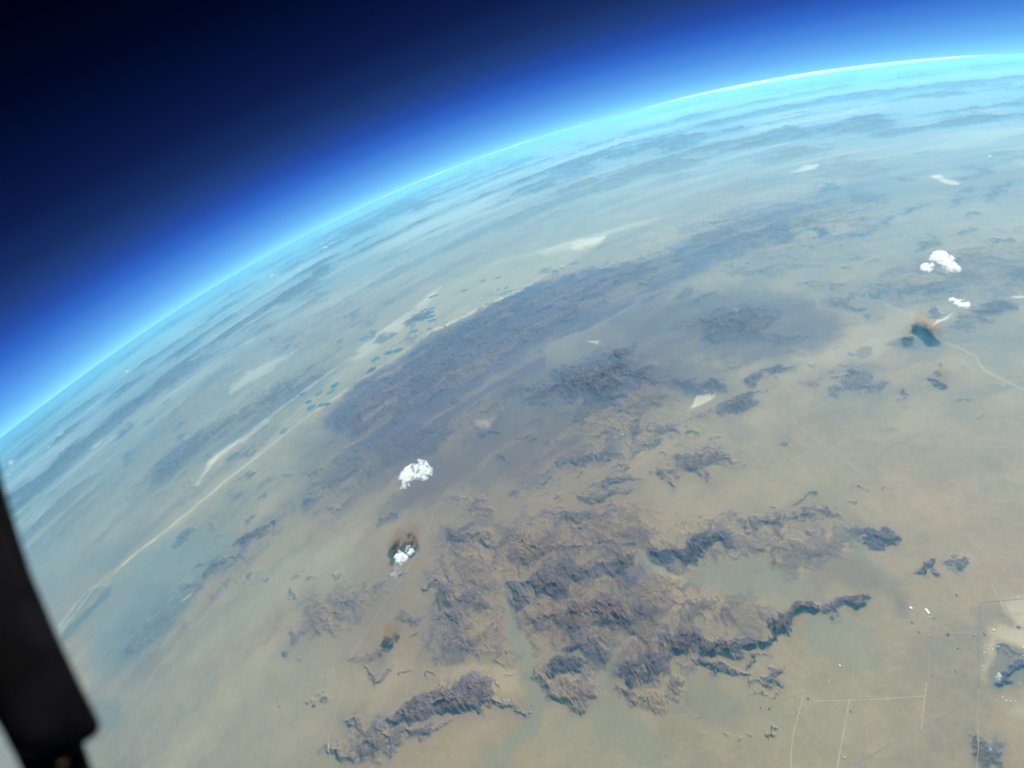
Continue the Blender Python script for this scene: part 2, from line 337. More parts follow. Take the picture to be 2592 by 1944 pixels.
# mountain ranges: (tile, polygon, height km, rock strength, blueness, feather px, patchiness, label)
RANGES = [
 (8, [(480, 1215), (600, 1140), (640, 1090), (780, 1100), (850, 1085), (960, 1090), (1010, 1170), (1090, 1210), (1110, 1250), (1200, 1260), (1195, 1288), (1110, 1280), (1000, 1270), (960, 1290), (860, 1280), (720, 1290), (560, 1300), (430, 1350), (300, 1350), (290, 1310)], .75, .85, .25, 10, .35, 'dark mountain range with a pale crest across the bottom of the desert'),
 (8, [(20, 1340), (130, 1340), (240, 1330), (330, 1370), (500, 1345), (720, 1345), (740, 1370), (560, 1430), (440, 1450), (400, 1510), (280, 1600), (70, 1610), (-20, 1640), (-120, 1560), (20, 1500), (90, 1420)], .5, .75, .6, 12, .75, 'low broken dark hills at the bottom edge, left of the pale wash'),
 (8, [(1205, 1040), (1345, 1035), (1420, 1080), (1640, 1090), (1645, 1190), (1560, 1235), (1400, 1260), (1310, 1250), (1300, 1120), (1220, 1090)], .40, .6, .1, 7, .8, 'small speckled hill between the two greenish wash channels'),
 (8, [(1300, 1035), (1360, 960), (1430, 925), (1600, 975), (1620, 1035), (1500, 1062), (1400, 1040)], .5, .9, .7, 8, .15, 'smooth blue grey hill above the speckled hill'),
 (8, [(1740, 1090), (1800, 1065), (1900, 1110), (1980, 1150), (2060, 1120), (2200, 1110), (2200, 1200), (2110, 1310), (2000, 1290), (1870, 1270), (1860, 1200), (1770, 1180)], .38, .55, .2, 8, .9, 'pale hills with dark flecks right of the second wash'),
 (8, [(1760, 1020), (1840, 960), (1960, 905), (2040, 900), (1990, 850), (2060, 790), (2300, 760), (2400, 900), (2250, 930), (2130, 980), (2090, 1020), (2040, 1080), (1920, 1100), (1800, 1060)], .6, .85, .6, 10, .35, 'west end of the long lower mountain ridge'),
 (8, [(1190, 725), (1300, 660), (1440, 630), (1520, 570), (1640, 520), (1760, 525), (1900, 565), (2010, 650), (1990, 700), (1880, 700), (1780, 800), (1640, 790), (1540, 820), (1420, 750), (1260, 750)], .7, .75, .25, 10, .45, 'brown ribbed massif in the centre of the lower mountains'),
 (8, [(1430, 870), (1480, 820), (1560, 795), (1680, 860), (1760, 910), (1680, 975), (1560, 940), (1440, 905)], .45, .7, .8, 8, .4, 'bluish knoll below the brown ribbed massif'),
 (8, [(1045, 490), (1080, 462), (1150, 460), (1240, 510), (1240, 590), (1180, 620), (1120, 660), (1070, 610)], .55, .9, .4, 8, .2, 'rounded dark hill beside the bend of the wash'),
 (8, [(1170, 430), (1280, 358), (1380, 350), (1500, 318), (1620, 350), (1700, 300), (1820, 285), (1900, 300), (1960, 350), (1870, 380), (1960, 400), (1960, 440), (1800, 440), (1620, 440), (1500, 470), (1530, 520), (1400, 560), (1260, 560), (1240, 500), (1180, 480)], .7, .8, .85, 10, .3, 'blue grey ridge with a straight crest above the massif'),
 (8, [(690, 140), (760, 98), (860, 130), (950, 125), (1020, 170), (1060, 110), (1150, 85), (1230, 110), (1290, 120), (1300, 170), (1600, 155), (1900, 145), (1970, 230), (1900, 250), (1700, 240), (1500, 285), (1330, 290), (1200, 360), (1100, 340), (1060, 230), (900, 210), (720, 210)], .55, .7, .05, 12, .6, 'wide brown mountain belt at the head of the wash'),
 (8, [(560, 440), (740, 445), (780, 500), (940, 560), (935, 630), (870, 640), (740, 625), (640, 610), (590, 520)], .5, .65, .7, 12, .5, 'blue brown foothills left of the wash'),
 (8, [(640, 650), (720, 640), (760, 700), (810, 780), (760, 800), (690, 740)], .45, .6, .3, 8, .4, 'narrow dark spur left of the wash'),
 (8, [(600, 840), (760, 800), (1080, 780), (1060, 880), (880, 960), (700, 960)], .25, .25, .6, 20, .6, 'faint low hills left of the wide wash'),
 (8, [(150, 1000), (190, 990), (230, 1070), (290, 1000), (330, 1030), (210, 1130), (170, 1090)], .25, .55, .2, 6, .7, 'small forked hill beside the left road'),
 (8, [(350, 690), (400, 655), (520, 660), (540, 740), (440, 760), (370, 730)], .25, .4, .8, 8, .6, 'faint bluish hill above the dark shadow patches'),
 (8, [(40, 960), (110, 930), (300, 870), (310, 900), (200, 970), (60, 1010)], .2, .45, .2, 6, .8, 'thin low ridge beside the left road'),
 (7, [(1850, 780), (1900, 760), (2000, 740), (1980, 640), (2050, 600), (1970, 580), (2060, 540), (2180, 480), (2300, 450), (2480, 430), (2540, 470), (2480, 560), (2300, 700), (2200, 790), (2040, 810), (1930, 840)], .35, .5, .6, 14, .85, 'scattered speckled hills left of the small broken cloud'),
 (7, [(1816, 890), (1850, 880), (1880, 905), (1850, 940), (1818, 930)], .2, .6, .8, 4, .3, 'tiny round dark hill alone on the pale plain'),
 (7, [(1900, 975), (1950, 930), (1985, 925), (1940, 965)], .15, .5, .5, 4, .5, 'small low ridge beside the tiny round hill'),
 (8, [(1450, 100), (1500, 70), (1620, 55), (1610, 100), (1520, 120)], .35, .7, .4, 6, .4, 'small dark hill above the brown belt'),
 (8, [(1250, 20), (1450, -20), (1640, -20), (1660, 40), (1450, 60)], .35, .7, .1, 6, .5, 'low brown ridge north of the brown belt'),
 (9, [(0, 790), (150, 772), (400, 785), (480, 770), (560, 745), (490, 720), (560, 665), (680, 650), (760, 595), (860, 580), (900, 640), (850, 690), (740, 750), (640, 790), (560, 840), (400, 900), (280, 920), (150, 935), (100, 880), (0, 960)], .75, .88, .4, 10, .3, 'long dark mountain ridge pointing at the gap with the pale track'),
 (9, [(880, 620), (950, 605), (1000, 560), (1010, 540), (1060, 500), (1110, 500), (1180, 505), (1140, 560), (1080, 600), (1030, 640), (1030, 685), (970, 692), (900, 662)], .45, .95, .25, 5, .3, 'chain of dark hills right of the gap with the pale track'),
 (9, [(40, 975), (150, 950), (330, 1005), (460, 930), (540, 950), (420, 990), (360, 1000), (400, 1040), (470, 1060), (400, 1085), (330, 1040), (250, 1060), (150, 1020)], .4, .8, .7, 7, .4, 'blue grey tail of the long lower ridge'),
 (9, [(430, 1105), (520, 1090), (570, 1030), (670, 1005), (660, 1050), (620, 1090), (685, 1130), (640, 1165), (560, 1120), (480, 1120), (440, 1190)], .3, .65, .5, 6, .7, 'loose knot of hills at the end of the lower ridge'),
 (9, [(-260, 250), (-120, 210), (0, 190), (100, 145), (240, 130), (350, 125), (350, 165), (240, 230), (200, 275), (150, 312), (0, 320), (-200, 320)], .65, .92, .8, 8, .2, 'tall dark blue grey mountain above the braided fan'),
 (9, [(360, 60), (430, 20), (600, 30), (750, 0), (860, -20), (960, 0), (1070, 60), (960, 62), (840, 70), (720, 100), (560, 120), (420, 120), (360, 90)], .45, .75, .4, 9, .5, 'upper dark ridge running to the right end of the range'),
 (9, [(1040, 112), (1120, 100), (1200, 100), (1330, 75), (1440, 145), (1452, 205), (1400, 225), (1330, 228), (1280, 242), (1200, 245), (1130, 240), (1130, 140)], .5, .92, .5, 7, .35, 'group of three dark round hills at the right end of the range'),
 (9, [(1495, 412), (1550, 370), (1560, 335), (1620, 320), (1655, 345), (1640, 380), (1590, 385), (1555, 425)], .3, .95, .1, 4, .3, 'small elongated dark brown hill standing alone on the plain'),
 (9, [(1730, 345), (1770, 300), (1850, 305), (1872, 340), (1850, 365), (1790, 392), (1770, 370)], .3, .85, .25, 5, .4, 'small oval dark hill with a pale apron'),
 (9, [(770, 150), (820, 120), (905, 110), (890, 150), (800, 165)], .25, .7, .4, 5, .5, 'small hill above the washes of the fan'),
 (9, [(565, 330), (600, 290), (650, 280), (710, 345), (640, 370), (590, 350)], .25, .55, .2, 6, .7, 'small hill beside the winding wash'),
 (9, [(690, 235), (800, 245), (930, 275), (935, 300), (840, 285), (720, 255)], .25, .6, .5, 5, .5, 'narrow dark ridge above the stained plain'),
 (9, [(220, 640), (260, 610), (420, 615), (440, 640), (330, 660), (300, 695), (245, 690)], .3, .6, .05, 7, .5, 'small reddish hill between the two long ridges'),
 (9, [(2060, 1105), (2070, 1035), (2130, 990), (2240, 960), (2280, 1010), (2130, 1080), (2090, 1112)], .35, .98, .9, 5, .25, 'dark blue hill beside the desert town at the right edge'),
 (9, [(2040, 905), (2140, 895), (2150, 930), (2050, 930)], .18, .6, .8, 6, .3, 'low grey hill south of the desert town'),
 (9, [(1845, 1480), (1900, 1450), (1985, 1450), (2035, 1500), (2010, 1560), (2020, 1640), (1880, 1620), (1850, 1560)], .3, .65, .8, 8, .6, 'dark speckled hill in the bottom right corner'),
 (5, [(1180, 900), (1210, 850), (1310, 800), (1400, 730), (1500, 700), (1620, 660), (1740, 590), (1850, 560), (1920, 600), (1900, 690), (2080, 700), (2020, 770), (2212, 790), (2440, 830), (2480, 870), (2400, 890), (2212, 860), (1900, 880), (1800, 960), (1640, 985), (1500, 950), (1300, 960), (1190, 980)], 0.80, 1.0, .7, 18, .35, 'highest dark mountains in the centre of the view'),
 (5, [(1480, 1092), (1510, 1030), (1600, 1030), (1660, 1060), (1570, 1090)], .35, .7, .5, 6, .4, 'dark foothill just below the central mountains'),
 (5, [(1640, 1130), (1740, 1080), (1860, 1020), (2000, 1050), (2180, 1090), (2180, 1140), (1960, 1160), (1910, 1200), (1770, 1215), (1680, 1160)], .4, .65, .3, 8, .7, 'scattered foothills around the narrow white dry lake'),
 (5, [(1500, 1300), (1600, 1260), (1700, 1245), (1805, 1255), (1740, 1305), (1600, 1345), (1540, 1365), (1380, 1375), (1400, 1335)], .35, .7, .5, 7, .5, 'low dark hills below the narrow white dry lake'),
 (5, [(1240, 1472), (1300, 1440), (1400, 1420), (1430, 1440), (1340, 1482)], .3, .6, .4, 6, .4, 'low flat hill left of the sand basin'),
 (5, [(1768, 1345), (1800, 1325), (1838, 1328), (1800, 1362), (1775, 1366)], .2, .7, .2, 3, .3, 'tiny dark hill standing in the sand basin'),
 (5, [(1680, 1480), (1720, 1440), (1830, 1428), (1960, 1440), (1900, 1460), (1740, 1492)], .3, .8, .3, 6, .3, 'flat topped dark ridge left of the sand basin'),
 (5, [(1520, 1530), (1560, 1505), (1720, 1520), (1900, 1495), (1890, 1520), (1760, 1560), (1720, 1600), (1590, 1600)], .35, .75, .15, 7, .5, 'brown hills just above the lower mountain belt'),
 (5, [(820, 1630), (950, 1595), (1015, 1640), (960, 1680), (840, 1660)], .3, .55, .1, 8, .5, 'low brown hill below the large white cloud'),
 (6, [(-210, 1400), (-110, 1350), (0, 1290), (100, 1240), (220, 1230), (330, 1270), (395, 1330), (300, 1370), (190, 1380), (175, 1460), (100, 1440), (0, 1390), (-60, 1520), (-140, 1430)], .45, .82, .2, 8, .55, 'dark brown hills on the right side of the sand basin'),
 (6, [(700, 1625), (740, 1570), (860, 1520), (905, 1515), (880, 1565), (790, 1585)], .3, .6, .3, 6, .6, 'small hill north of the upper dark ridge'),
 (6, [(0, 400), (180, 325), (300, 320), (400, 295), (560, 300), (640, 340), (655, 440), (560, 490), (700, 500), (800, 480), (815, 540), (620, 565), (400, 570), (180, 575), (100, 520), (-60, 460)], .6, .82, .6, 14, .5, 'rough dark mountain on the round brown dome'),
 (6, [(380, 802), (440, 755), (540, 740), (620, 680), (660, 720), (745, 712), (690, 750), (560, 800), (500, 825), (420, 842)], .35, .85, .1, 5, .45, 'dark brown hills along the pale strip below the dome'),
 (6, [(230, 1010), (240, 940), (330, 890), (470, 880), (600, 845), (520, 900), (460, 970), (400, 1010), (330, 1042), (250, 1036)], .4, .88, .1, 6, .3, 'dark hill touching the right side of the bright triangular dry lake'),
 (6, [(-80, 790), (0, 785), (60, 790), (100, 830), (150, 790), (220, 800), (285, 862), (240, 896), (100, 862), (-60, 850)], .35, .85, .2, 6, .25, 'dark hill just above the bright triangular dry lake'),
 (6, [(0, 1060), (60, 1000), (180, 960), (215, 990), (140, 1035), (60, 1070)], .25, .6, .6, 7, .5, 'grey foothill just below the bright triangular dry lake'),
 (6, [(890, 925), (950, 880), (1010, 850), (1040, 790), (1050, 745), (1130, 720), (1215, 740), (1200, 790), (1290, 800), (1295, 890), (1160, 890), (1080, 870), (980, 905)], .35, .65, .7, 8, .6, 'grey green broken hills right of the brown hills'),
 (6, [(800, 820), (920, 740), (980, 720), (1010, 760), (930, 800), (850, 860)], .2, .4, .6, 6, .8, 'thin broken ridge left of the grey green hills'),
 (6, [(1388, 895), (1400, 865), (1435, 858), (1468, 918), (1440, 922)], .2, .8, .6, 3, .3, 'small dark lava hill, largest of a line of three'),
 (6, [(1388, 985), (1400, 968), (1414, 975), (1408, 992)], .15, .8, .6, 2, .2, 'tiny round cone at the lower end of a line of three'),
 (6, [(1418, 945), (1432, 936), (1448, 944), (1432, 960)], .15, .8, .6, 2, .2, 'tiny dark hill in the middle of a line of three'),
 (6, [(2070, 1098), (2090, 1082), (2118, 1084), (2100, 1102)], .15, .85, .5, 2.5, .3, 'tiny black hill alone on the right hand plain'),
 (6, [(1680, 485), (1740, 430), (1850, 345), (1970, 275), (2100, 275), (2185, 350), (2100, 372), (1990, 400), (1900, 450), (1800, 480)], .55, .72, .75, 12, .3, 'curved grey mountain right of the near-black patch'),
 (6, [(905, 300), (930, 250), (1050, 265), (1185, 325), (1130, 348), (960, 322)], .4, .6, .8, 9, .4, 'blue hill left of the branching pale tracks'),
 (6, [(1190, 268), (1205, 200), (1260, 190), (1340, 205), (1355, 268), (1290, 282)], .4, .65, .8, 8, .4, 'square blue hill between the pale tracks'),
 (6, [(1500, 260), (1530, 200), (1600, 185), (1650, 200), (1640, 285), (1560, 275)], .35, .55, .8, 8, .6, 'speckled blue hill below the bright white clouds'),
 (6, [(1735, 205), (1800, 150), (1868, 168), (1790, 218)], .3, .6, .8, 7, .4, 'small blue hill right of the bright white clouds'),
 (6, [(2140, 170), (2180, 90), (2300, 60), (2300, 190)], .3, .6, .8, 7, .4, 'blue hill at the right edge above the white dry lake'),
 (6, [(1205, 385), (1230, 370), (1285, 380), (1270, 405), (1215, 410)], .2, .65, .6, 4, .3, 'small flat hill beside the pale tracks'),
 (6, [(760, 185), (900, 160), (1000, 150), (940, 190), (830, 212)], .25, .5, .8, 7, .5, 'thin blue ridge above the branching tracks'),
 (6, [(280, 90), (420, 70), (600, 30), (850, 40), (920, 80), (700, 90), (520, 130), (300, 110)], .3, .4, .8, 12, .6, 'faint blue hills above the dome'),
 (7, [(1480, 210), (1560, 170), (1660, 120), (1760, 52), (1815, 55), (1815, 80), (1740, 140), (1650, 190), (1560, 225)], .5, .75, .9, 7, .2, 'dark blue ridge, the upper one in the left plain'),
 (7, [(1290, 410), (1350, 360), (1390, 310), (1480, 265), (1600, 230), (1600, 290), (1500, 340), (1410, 400), (1330, 430)], .4, .55, .9, 8, .6, 'broken blue hills below the dark blue ridge'),
 (7, [(1245, 505), (1280, 470), (1310, 475), (1290, 505)], .25, .65, .9, 4, .3, 'small blue hill at the head of the cream streak'),
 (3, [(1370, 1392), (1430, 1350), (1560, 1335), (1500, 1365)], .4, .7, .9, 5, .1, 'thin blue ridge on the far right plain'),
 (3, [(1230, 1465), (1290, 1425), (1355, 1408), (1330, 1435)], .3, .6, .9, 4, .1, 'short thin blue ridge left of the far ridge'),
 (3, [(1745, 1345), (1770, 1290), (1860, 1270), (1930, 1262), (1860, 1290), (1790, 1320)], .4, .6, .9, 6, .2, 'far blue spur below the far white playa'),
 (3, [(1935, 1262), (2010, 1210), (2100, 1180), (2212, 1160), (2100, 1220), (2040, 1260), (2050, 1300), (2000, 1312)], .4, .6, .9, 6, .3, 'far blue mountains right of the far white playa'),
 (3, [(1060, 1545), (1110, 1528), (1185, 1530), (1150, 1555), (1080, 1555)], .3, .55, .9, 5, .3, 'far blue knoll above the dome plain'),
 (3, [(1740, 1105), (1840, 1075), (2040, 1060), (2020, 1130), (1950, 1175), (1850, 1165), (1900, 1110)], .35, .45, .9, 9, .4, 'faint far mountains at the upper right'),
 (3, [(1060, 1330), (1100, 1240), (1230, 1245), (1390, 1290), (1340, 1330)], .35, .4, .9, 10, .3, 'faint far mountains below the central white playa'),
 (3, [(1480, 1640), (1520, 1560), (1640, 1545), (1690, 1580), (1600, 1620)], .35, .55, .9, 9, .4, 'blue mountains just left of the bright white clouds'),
]

# rough low country between the ranges (no range of its own)
ROUGH = [
 (5, [(580, 735), (700, 650), (800, 608), (805, 640), (700, 700)], .45, .9, .6, 9, .5, None), (5, [(790, 725), (900, 692), (930, 710), (840, 748)], .35, .9, .5, 7, .5, None),
 (5, [(540, 845), (740, 738), (780, 755), (600, 858)], .35, .85, .3, 8, .6, None), (5, [(880, 345), (1020, 270), (1150, 235), (1190, 220), (1130, 300), (960, 425), (860, 475), (810, 445)], .45, .85, .8, 16, .7, None),
 (5, [(1000, 585), (1060, 545), (1140, 525), (1090, 575)], .35, .85, .5, 8, .5, None), (5, [(1205, 492), (1290, 448), (1330, 465), (1240, 505)], .35, .9, .4, 7, .5, None),
 (5, [(640, 440), (900, 350), (1210, 370), (1010, 490), (700, 540)], .35, .7, .6, 20, .9, None), (5, [(1230, 300), (1480, 250), (1580, 270), (1400, 350), (1250, 380)], .35, .7, .7, 16, .9, None),
 (5, [(1640, 190), (1900, 120), (2150, 150), (1950, 230), (1700, 250)], .35, .65, .6, 16, .9, None), (5, [(1680, 290), (1780, 280), (1820, 300), (1730, 320)], .3, .8, .5, 7, .6, None),
 (5, [(280, 900), (450, 820), (560, 790), (480, 860), (330, 920)], .3, .7, .4, 10, .8, None), (5, [(0, 1060), (120, 1010), (130, 1040), (30, 1090)], .25, .6, .8, 7, .4, None),
 (8, [(560, 440), (700, 100), (1000, 60), (1300, -40), (1900, -60), (2400, 100), (2300, 460), (2500, 640), (2300, 1000), (2100, 1200), (1750, 1100), (1600, 1100), (1250, 860), (1080, 760), (1080, 950), (700, 1010), (560, 900), (640, 620)], .22, .56, .15, 30, 1.0, None),
 (9, [(-100, 80), (400, 20), (900, 0), (1130, 100), (1120, 220), (900, 300), (700, 380), (560, 340), (0, 340)], .2, .55, .5, 20, 1.0, None),
 (9, [(-100, 540), (300, 520), (780, 580), (600, 720), (300, 800), (-100, 800)], .18, .5, .2, 20, 1.0, None),
 (5, [(1180, 900), (1500, 760), (1900, 560), (2150, 640), (2212, 900), (2150, 1150), (1900, 1280), (1500, 1400), (1200, 1500), (1180, 1480), (1480, 1180), (1350, 1000)], .25, .58, .4, 34, .9, None),
 (5, [(-60, 1060), (200, 780), (600, 500), (1100, 250), (1500, 110), (2212, -60), (2300, 60), (1900, 240), (1500, 470), (1240, 600), (900, 800), (600, 1000), (160, 1180), (100, 1300)], .24, .72, .35, 14, 1.2, None),
 (5, [(-200, 1400), (0, 1180), (300, 1120), (900, 900), (1150, 760), (1300, 900), (1000, 1100), (600, 1300), (200, 1500), (-200, 1700)], .2, .5, .4, 30, 1.0, None),
 (4, [(1000, 1340), (1350, 1080), (1700, 880), (2212, 560), (2212, 660), (1900, 900), (1500, 1150), (1100, 1450), (800, 1600)], .30, .55, .7, 16, .9, None),
 (3, [(0, 1480), (300, 1350), (800, 1250), (1350, 1330), (1300, 1500), (700, 1659), (0, 1720)], .25, .42, .8, 24, .9, None),
 (6, [(1300, 100), (1700, -80), (2300, -200), (2300, 260), (1760, 260), (1640, 320), (1350, 290)], .22, .38, .8, 20, .9, None),
 (7, [(700, 900), (1000, 640), (1300, 350), (1700, 40), (1900, -60), (1900, 60), (1500, 420), (1200, 700), (900, 980)], .16, .34, .9, 20, 1.0, None),
]

# many low outlying hills and knolls, too small to be ranges of their own
_r = random.Random(12)
for (x0, y0, x1, y1, cnt, sz, ang, blue) in [
 (980, 1040, 1420, 1180, 26, 17, 14, .2), (1050, 900, 1500, 1040, 22, 15, 16, .3), (1380, 880, 1700, 1010, 12, 12, 12, .3), (1500, 730, 1860, 820, 10, 13, 20, .3),
 (1740, 380, 2200, 520, 26, 17, 9, .9), (1500, 480, 1900, 600, 16, 15, 12, .8), (1800, 560, 2210, 700, 18, 14, 10, .7), (500, 960, 840, 1120, 16, 20, 30, .6),
 (640, 1230, 900, 1420, 8, 16, 20, .5), (380, 1120, 640, 1300, 12, 14, 35, .9), (760, 640, 1160, 880, 40, 20, 25, .5), (1160, 560, 1520, 700, 26, 18, 20, .5),
 (250, 860, 600, 1080, 22, 18, 34, .8), (600, 620, 900, 800, 14, 15, 26, .9), (1900, 740, 2200, 900, 7, 9, 12, .5), (1640, 1020, 1900, 1110, 8, 10, 10, .4),
 (1480, 1480, 1700, 1600, 8, 8, 20, .5), (860, 1430, 1120, 1500, 8, 9, 10, .3), (600, 1480, 760, 1640, 3, 12, 25, .7), (900, 1200, 1120, 1420, 18, 13, 20, .4)]:
    for _ in range(cnt):
        cx, cy = _r.uniform(x0, x1), _r.uniform(y0, y1); a = radians(-ang + _r.uniform(-10, 10)); L_ = sz * _r.uniform(.5, 1.7); w_ = L_ * _r.uniform(.18, .42)
        ROUGH.append((0, [(cx + L_ * cos(t) * cos(a) - w_ * sin(t) * sin(a), cy + L_ * cos(t) * sin(a) + w_ * sin(t) * cos(a)) for t in [k * pi / 3 for k in range(6)]],
                      .22 * _r.uniform(.6, 1.3), _r.uniform(.5, .85), min(1, blue * _r.uniform(.6, 1.3)), max(3.2, w_ * .8), _r.uniform(.4, .9), None))

# dry washes that cut flat through the hills
WASH = [
 (8, [(1020, 380), (1050, 420), (1040, 560), (1090, 660), (1190, 770), (1240, 860), (1245, 960), (1225, 1040), (1310, 1120), (1320, 1240), (1240, 1420), (1150, 1500), (1060, 1660), (900, 1680), (1205, 1300), (1185, 1050), (1090, 870), (1060, 690), (1012, 600), (1005, 450)], (.235, .258, .22), 9),
 (8, [(1650, 1000), (1690, 970), (1770, 880), (1860, 800), (1880, 810), (1780, 920), (1745, 1020), (1725, 1080), (1725, 1180), (1830, 1290), (2000, 1420), (1600, 1300), (1660, 1180), (1655, 1080)], (.235, .258, .22), 9),
 (9, [(-40, 380), (150, 350), (400, 300), (560, 345), (700, 395), (790, 420), (850, 500), (870, 540), (800, 545), (500, 520), (150, 470), (-40, 440)], (.24, .25, .205), 14),
 (8, [(640, 1000), (900, 985), (1150, 1010), (1175, 1040), (900, 1030), (660, 1050)], (.36, .33, .24), 8),
 (8, [(1930, 250), (1960, 240), (1985, 320), (2100, 370), (2230, 385), (2230, 405), (2080, 395), (1970, 350)], (.27, .29, .25), 7),
 (9, [(1060, 170), (1110, 190), (1200, 320), (1380, 450), (1350, 480), (1160, 340)], (.25, .26, .23), 8),
]
# ------------------------------------------------------------------ terrain function
ALBEDO = np.array([.64, .465, .28], np.float32)
def eval_ground(u, v):
    """heights (km), albedo (n,3), range id for ground chart points"""
    n = u.shape[0]
    dist = np.hypot(u, v)
    w1u = fbm(u * .45, v * .45, 4, 11); w1v = fbm(u * .45 + 40, v * .45 - 13, 4, 29)
    X, Y = chart_px(u + w1u * .42, v + w1v * .42)
    w2u = fbm(u * 1.1 + 7, v * 1.1, 4, 111, .6); w2v = fbm(u * 1.1 - 31, v * 1.1 + 5, 4, 129, .6)
    X2, Y2 = chart_px(u + w1u * .5 + w2u * .38, v + w1v * .5 + w2v * .38)
    X1, Y1 = chart_px(u + w1u * .10, v + w1v * .10)
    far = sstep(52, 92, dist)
    n_big = fbm(u * .035, v * .035, 4, 3)
    n_mid = fbm(u * .14 + w1u * .3, v * .14, 5, 5)
    n_fine = fbm(u * .9 + w1u, v * .9 + w1v, 5, 8)
    n_hf = fbm(u * 4.6 + 3, v * 4.6, 3, 18, .65)
    # wind and drainage grain running along the valleys
    gx, gy = u - 18, v + 45
    su, sv = (np.arctan2(gx, gy) * 80).astype(np.float32), np.hypot(gx, gy)
    grain = fbm(su * .10 + w1u * .25, sv * .75 + w1v * .25, 4, 31)
    grain2 = fbm(su * .035, sv * .16, 4, 37)
    rdg = ridged(su * .33 + w1u * .25, sv * .52 + w1v * .25, 6, 51)
    rdg2 = ridged(u * 1.15 + w1v * .3 + w2u * .2, v * 1.15 + w1u * .3 + w2v * .2, 5, 61)
    # base colours
    alb = np.empty((n, 3), np.float32)
    t = (.5 + .28 * n_mid + .20 * n_fine + .26 * grain + .30 * (rdg2 - .42) + .14 * n_hf)[:, None]
    alb[:] = SAND * (0.80 + 0.36 * np.clip(t, 0, 1.3))
    warm = np.clip(.5 + .9 * n_big + .3 * n_mid, 0, 1)[:, None]
    alb *= (1 - warm) * np.array([.93, 1.0, 1.0]) + warm * np.array([1.02, .975, .92])
    # long wind and drainage streaks over the plains of the middle distance
    sm = sstep(16, 34, dist) * (1 - .5 * far)
    g3 = fbm(su * .05 + w1v * .2, sv * .42 + w1u * .3, 5, 91, .6)
    k_ = (sm * .42 * sstep(.02, .45, g3 + .25 * grain))[:, None]
    alb = alb * (1 - k_) + np.array([.155, .13, .125]) * k_
    k_ = (sm * .35 * sstep(.1, .5, -g3 + .3 * n_mid))[:, None]
    alb = alb * (1 - k_) + np.array([.40, .37, .28]) * k_
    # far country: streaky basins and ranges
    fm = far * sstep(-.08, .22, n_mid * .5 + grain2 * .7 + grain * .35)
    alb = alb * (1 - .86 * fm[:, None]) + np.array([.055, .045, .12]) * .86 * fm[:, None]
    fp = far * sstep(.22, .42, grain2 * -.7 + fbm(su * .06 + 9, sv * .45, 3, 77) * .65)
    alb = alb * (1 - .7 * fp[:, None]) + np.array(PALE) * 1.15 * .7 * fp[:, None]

    brk = .55 * n_mid + .75 * n_fine
    def lay(x0, y0, x1, y1, pad):
        return np.nonzero((X > x0 - pad) & (X < x1 + pad) & (Y > y0 - pad) & (Y < y1 + pad))[0]
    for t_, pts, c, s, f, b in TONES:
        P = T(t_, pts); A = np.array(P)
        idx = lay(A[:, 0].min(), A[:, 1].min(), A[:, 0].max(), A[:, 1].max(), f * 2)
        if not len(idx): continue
        sd = (sdist(P, (X2 * .5 + X1 * .5)[idx], (Y2 * .5 + Y1 * .5)[idx]) if c is NEAR_BLACK else sdist(P, X1[idx], Y1[idx])) if f <= 3 else sdist(P, X[idx], Y[idx])
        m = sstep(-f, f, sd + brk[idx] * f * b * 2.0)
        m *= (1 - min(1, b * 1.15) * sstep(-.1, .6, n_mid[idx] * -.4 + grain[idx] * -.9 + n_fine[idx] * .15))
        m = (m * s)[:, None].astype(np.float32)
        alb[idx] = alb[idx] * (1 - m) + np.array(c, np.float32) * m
    for t_, pts, w, c, s in LINES:
        P = T(t_, pts); A = np.array(P)
        idx = lay(A[:, 0].min(), A[:, 1].min(), A[:, 0].max(), A[:, 1].max(), w * 3)
        if not len(idx): continue
        d = ldist(P, X1[idx], Y1[idx])
        m = (sstep(w * 1.5, w * .4, d + brk[idx] * w * .5) * s * np.clip(.75 + n_mid[idx] * .9 + n_fine[idx] * .5, .25, 1.15))[:, None].astype(np.float32)
        alb[idx] = alb[idx] * (1 - m) + np.array(c, np.float32) * m
    # rolling relief everywhere, mountains inside the ranges
    h = .016 * n_mid + .004 * n_fine + .006 * (rdg2 - .4)
    up = far * sstep(0, .4, n_mid * .55 + grain2 * .8)
    h = h + up * (.25 + .5 * rdg) * .6
    rid = np.full(n, -1, np.int32); best = np.full(n, .16, np.float32)
    for k, (t_, pts, amp, s, blue, f, patch, lab) in enumerate(ROUGH + RANGES):
        k -= len(ROUGH)
        P = T(t_, pts); A = np.array(P)
        idx = lay(A[:, 0].min(), A[:, 1].min(), A[:, 0].max(), A[:, 1].max(), f * 4.2)
        if not len(idx): continue
        sd, sl = sdist_s(P, X2[idx], Y2[idx])
        m = sstep(-f * 1.8, f * 1.7, sd)
        # spurs and gullies that run down from the crest to the foot
        wl = min(26.0, max(9.0, f * 2.6))
        q1 = gnoise(sl / wl + w2u[idx] * .5, sd / (wl * 3.2), 200 + k)
        q2 = gnoise(sl / (wl * .42) + w2v[idx] * .5, sd / (wl * 1.4), 300 + k)
        spur = np.clip(1 - np.abs(q1) * 1.9, 0, 1) * .68 + np.clip(1 - np.abs(q2) * 1.9, 0, 1) * .32
        D_ = max(6.0, np.percentile(sd[sd > 0], 97) if (sd > 0).any() else 6.0)
        crest = np.clip(sd / D_, 0, 1.15) ** .8 if k >= 0 else m * .6
        r1, r2 = rdg[idx], rdg2[idx]
        patch = min(1.25, patch + .22)
        env = sstep(-f * 1.2, f * 2.4, sd) ** 1.1
        hh = amp * .52 * (.58 * crest * (.40 + .95 * spur) + env * (.05 + .48 * r1 + .34 * r2) * .75)
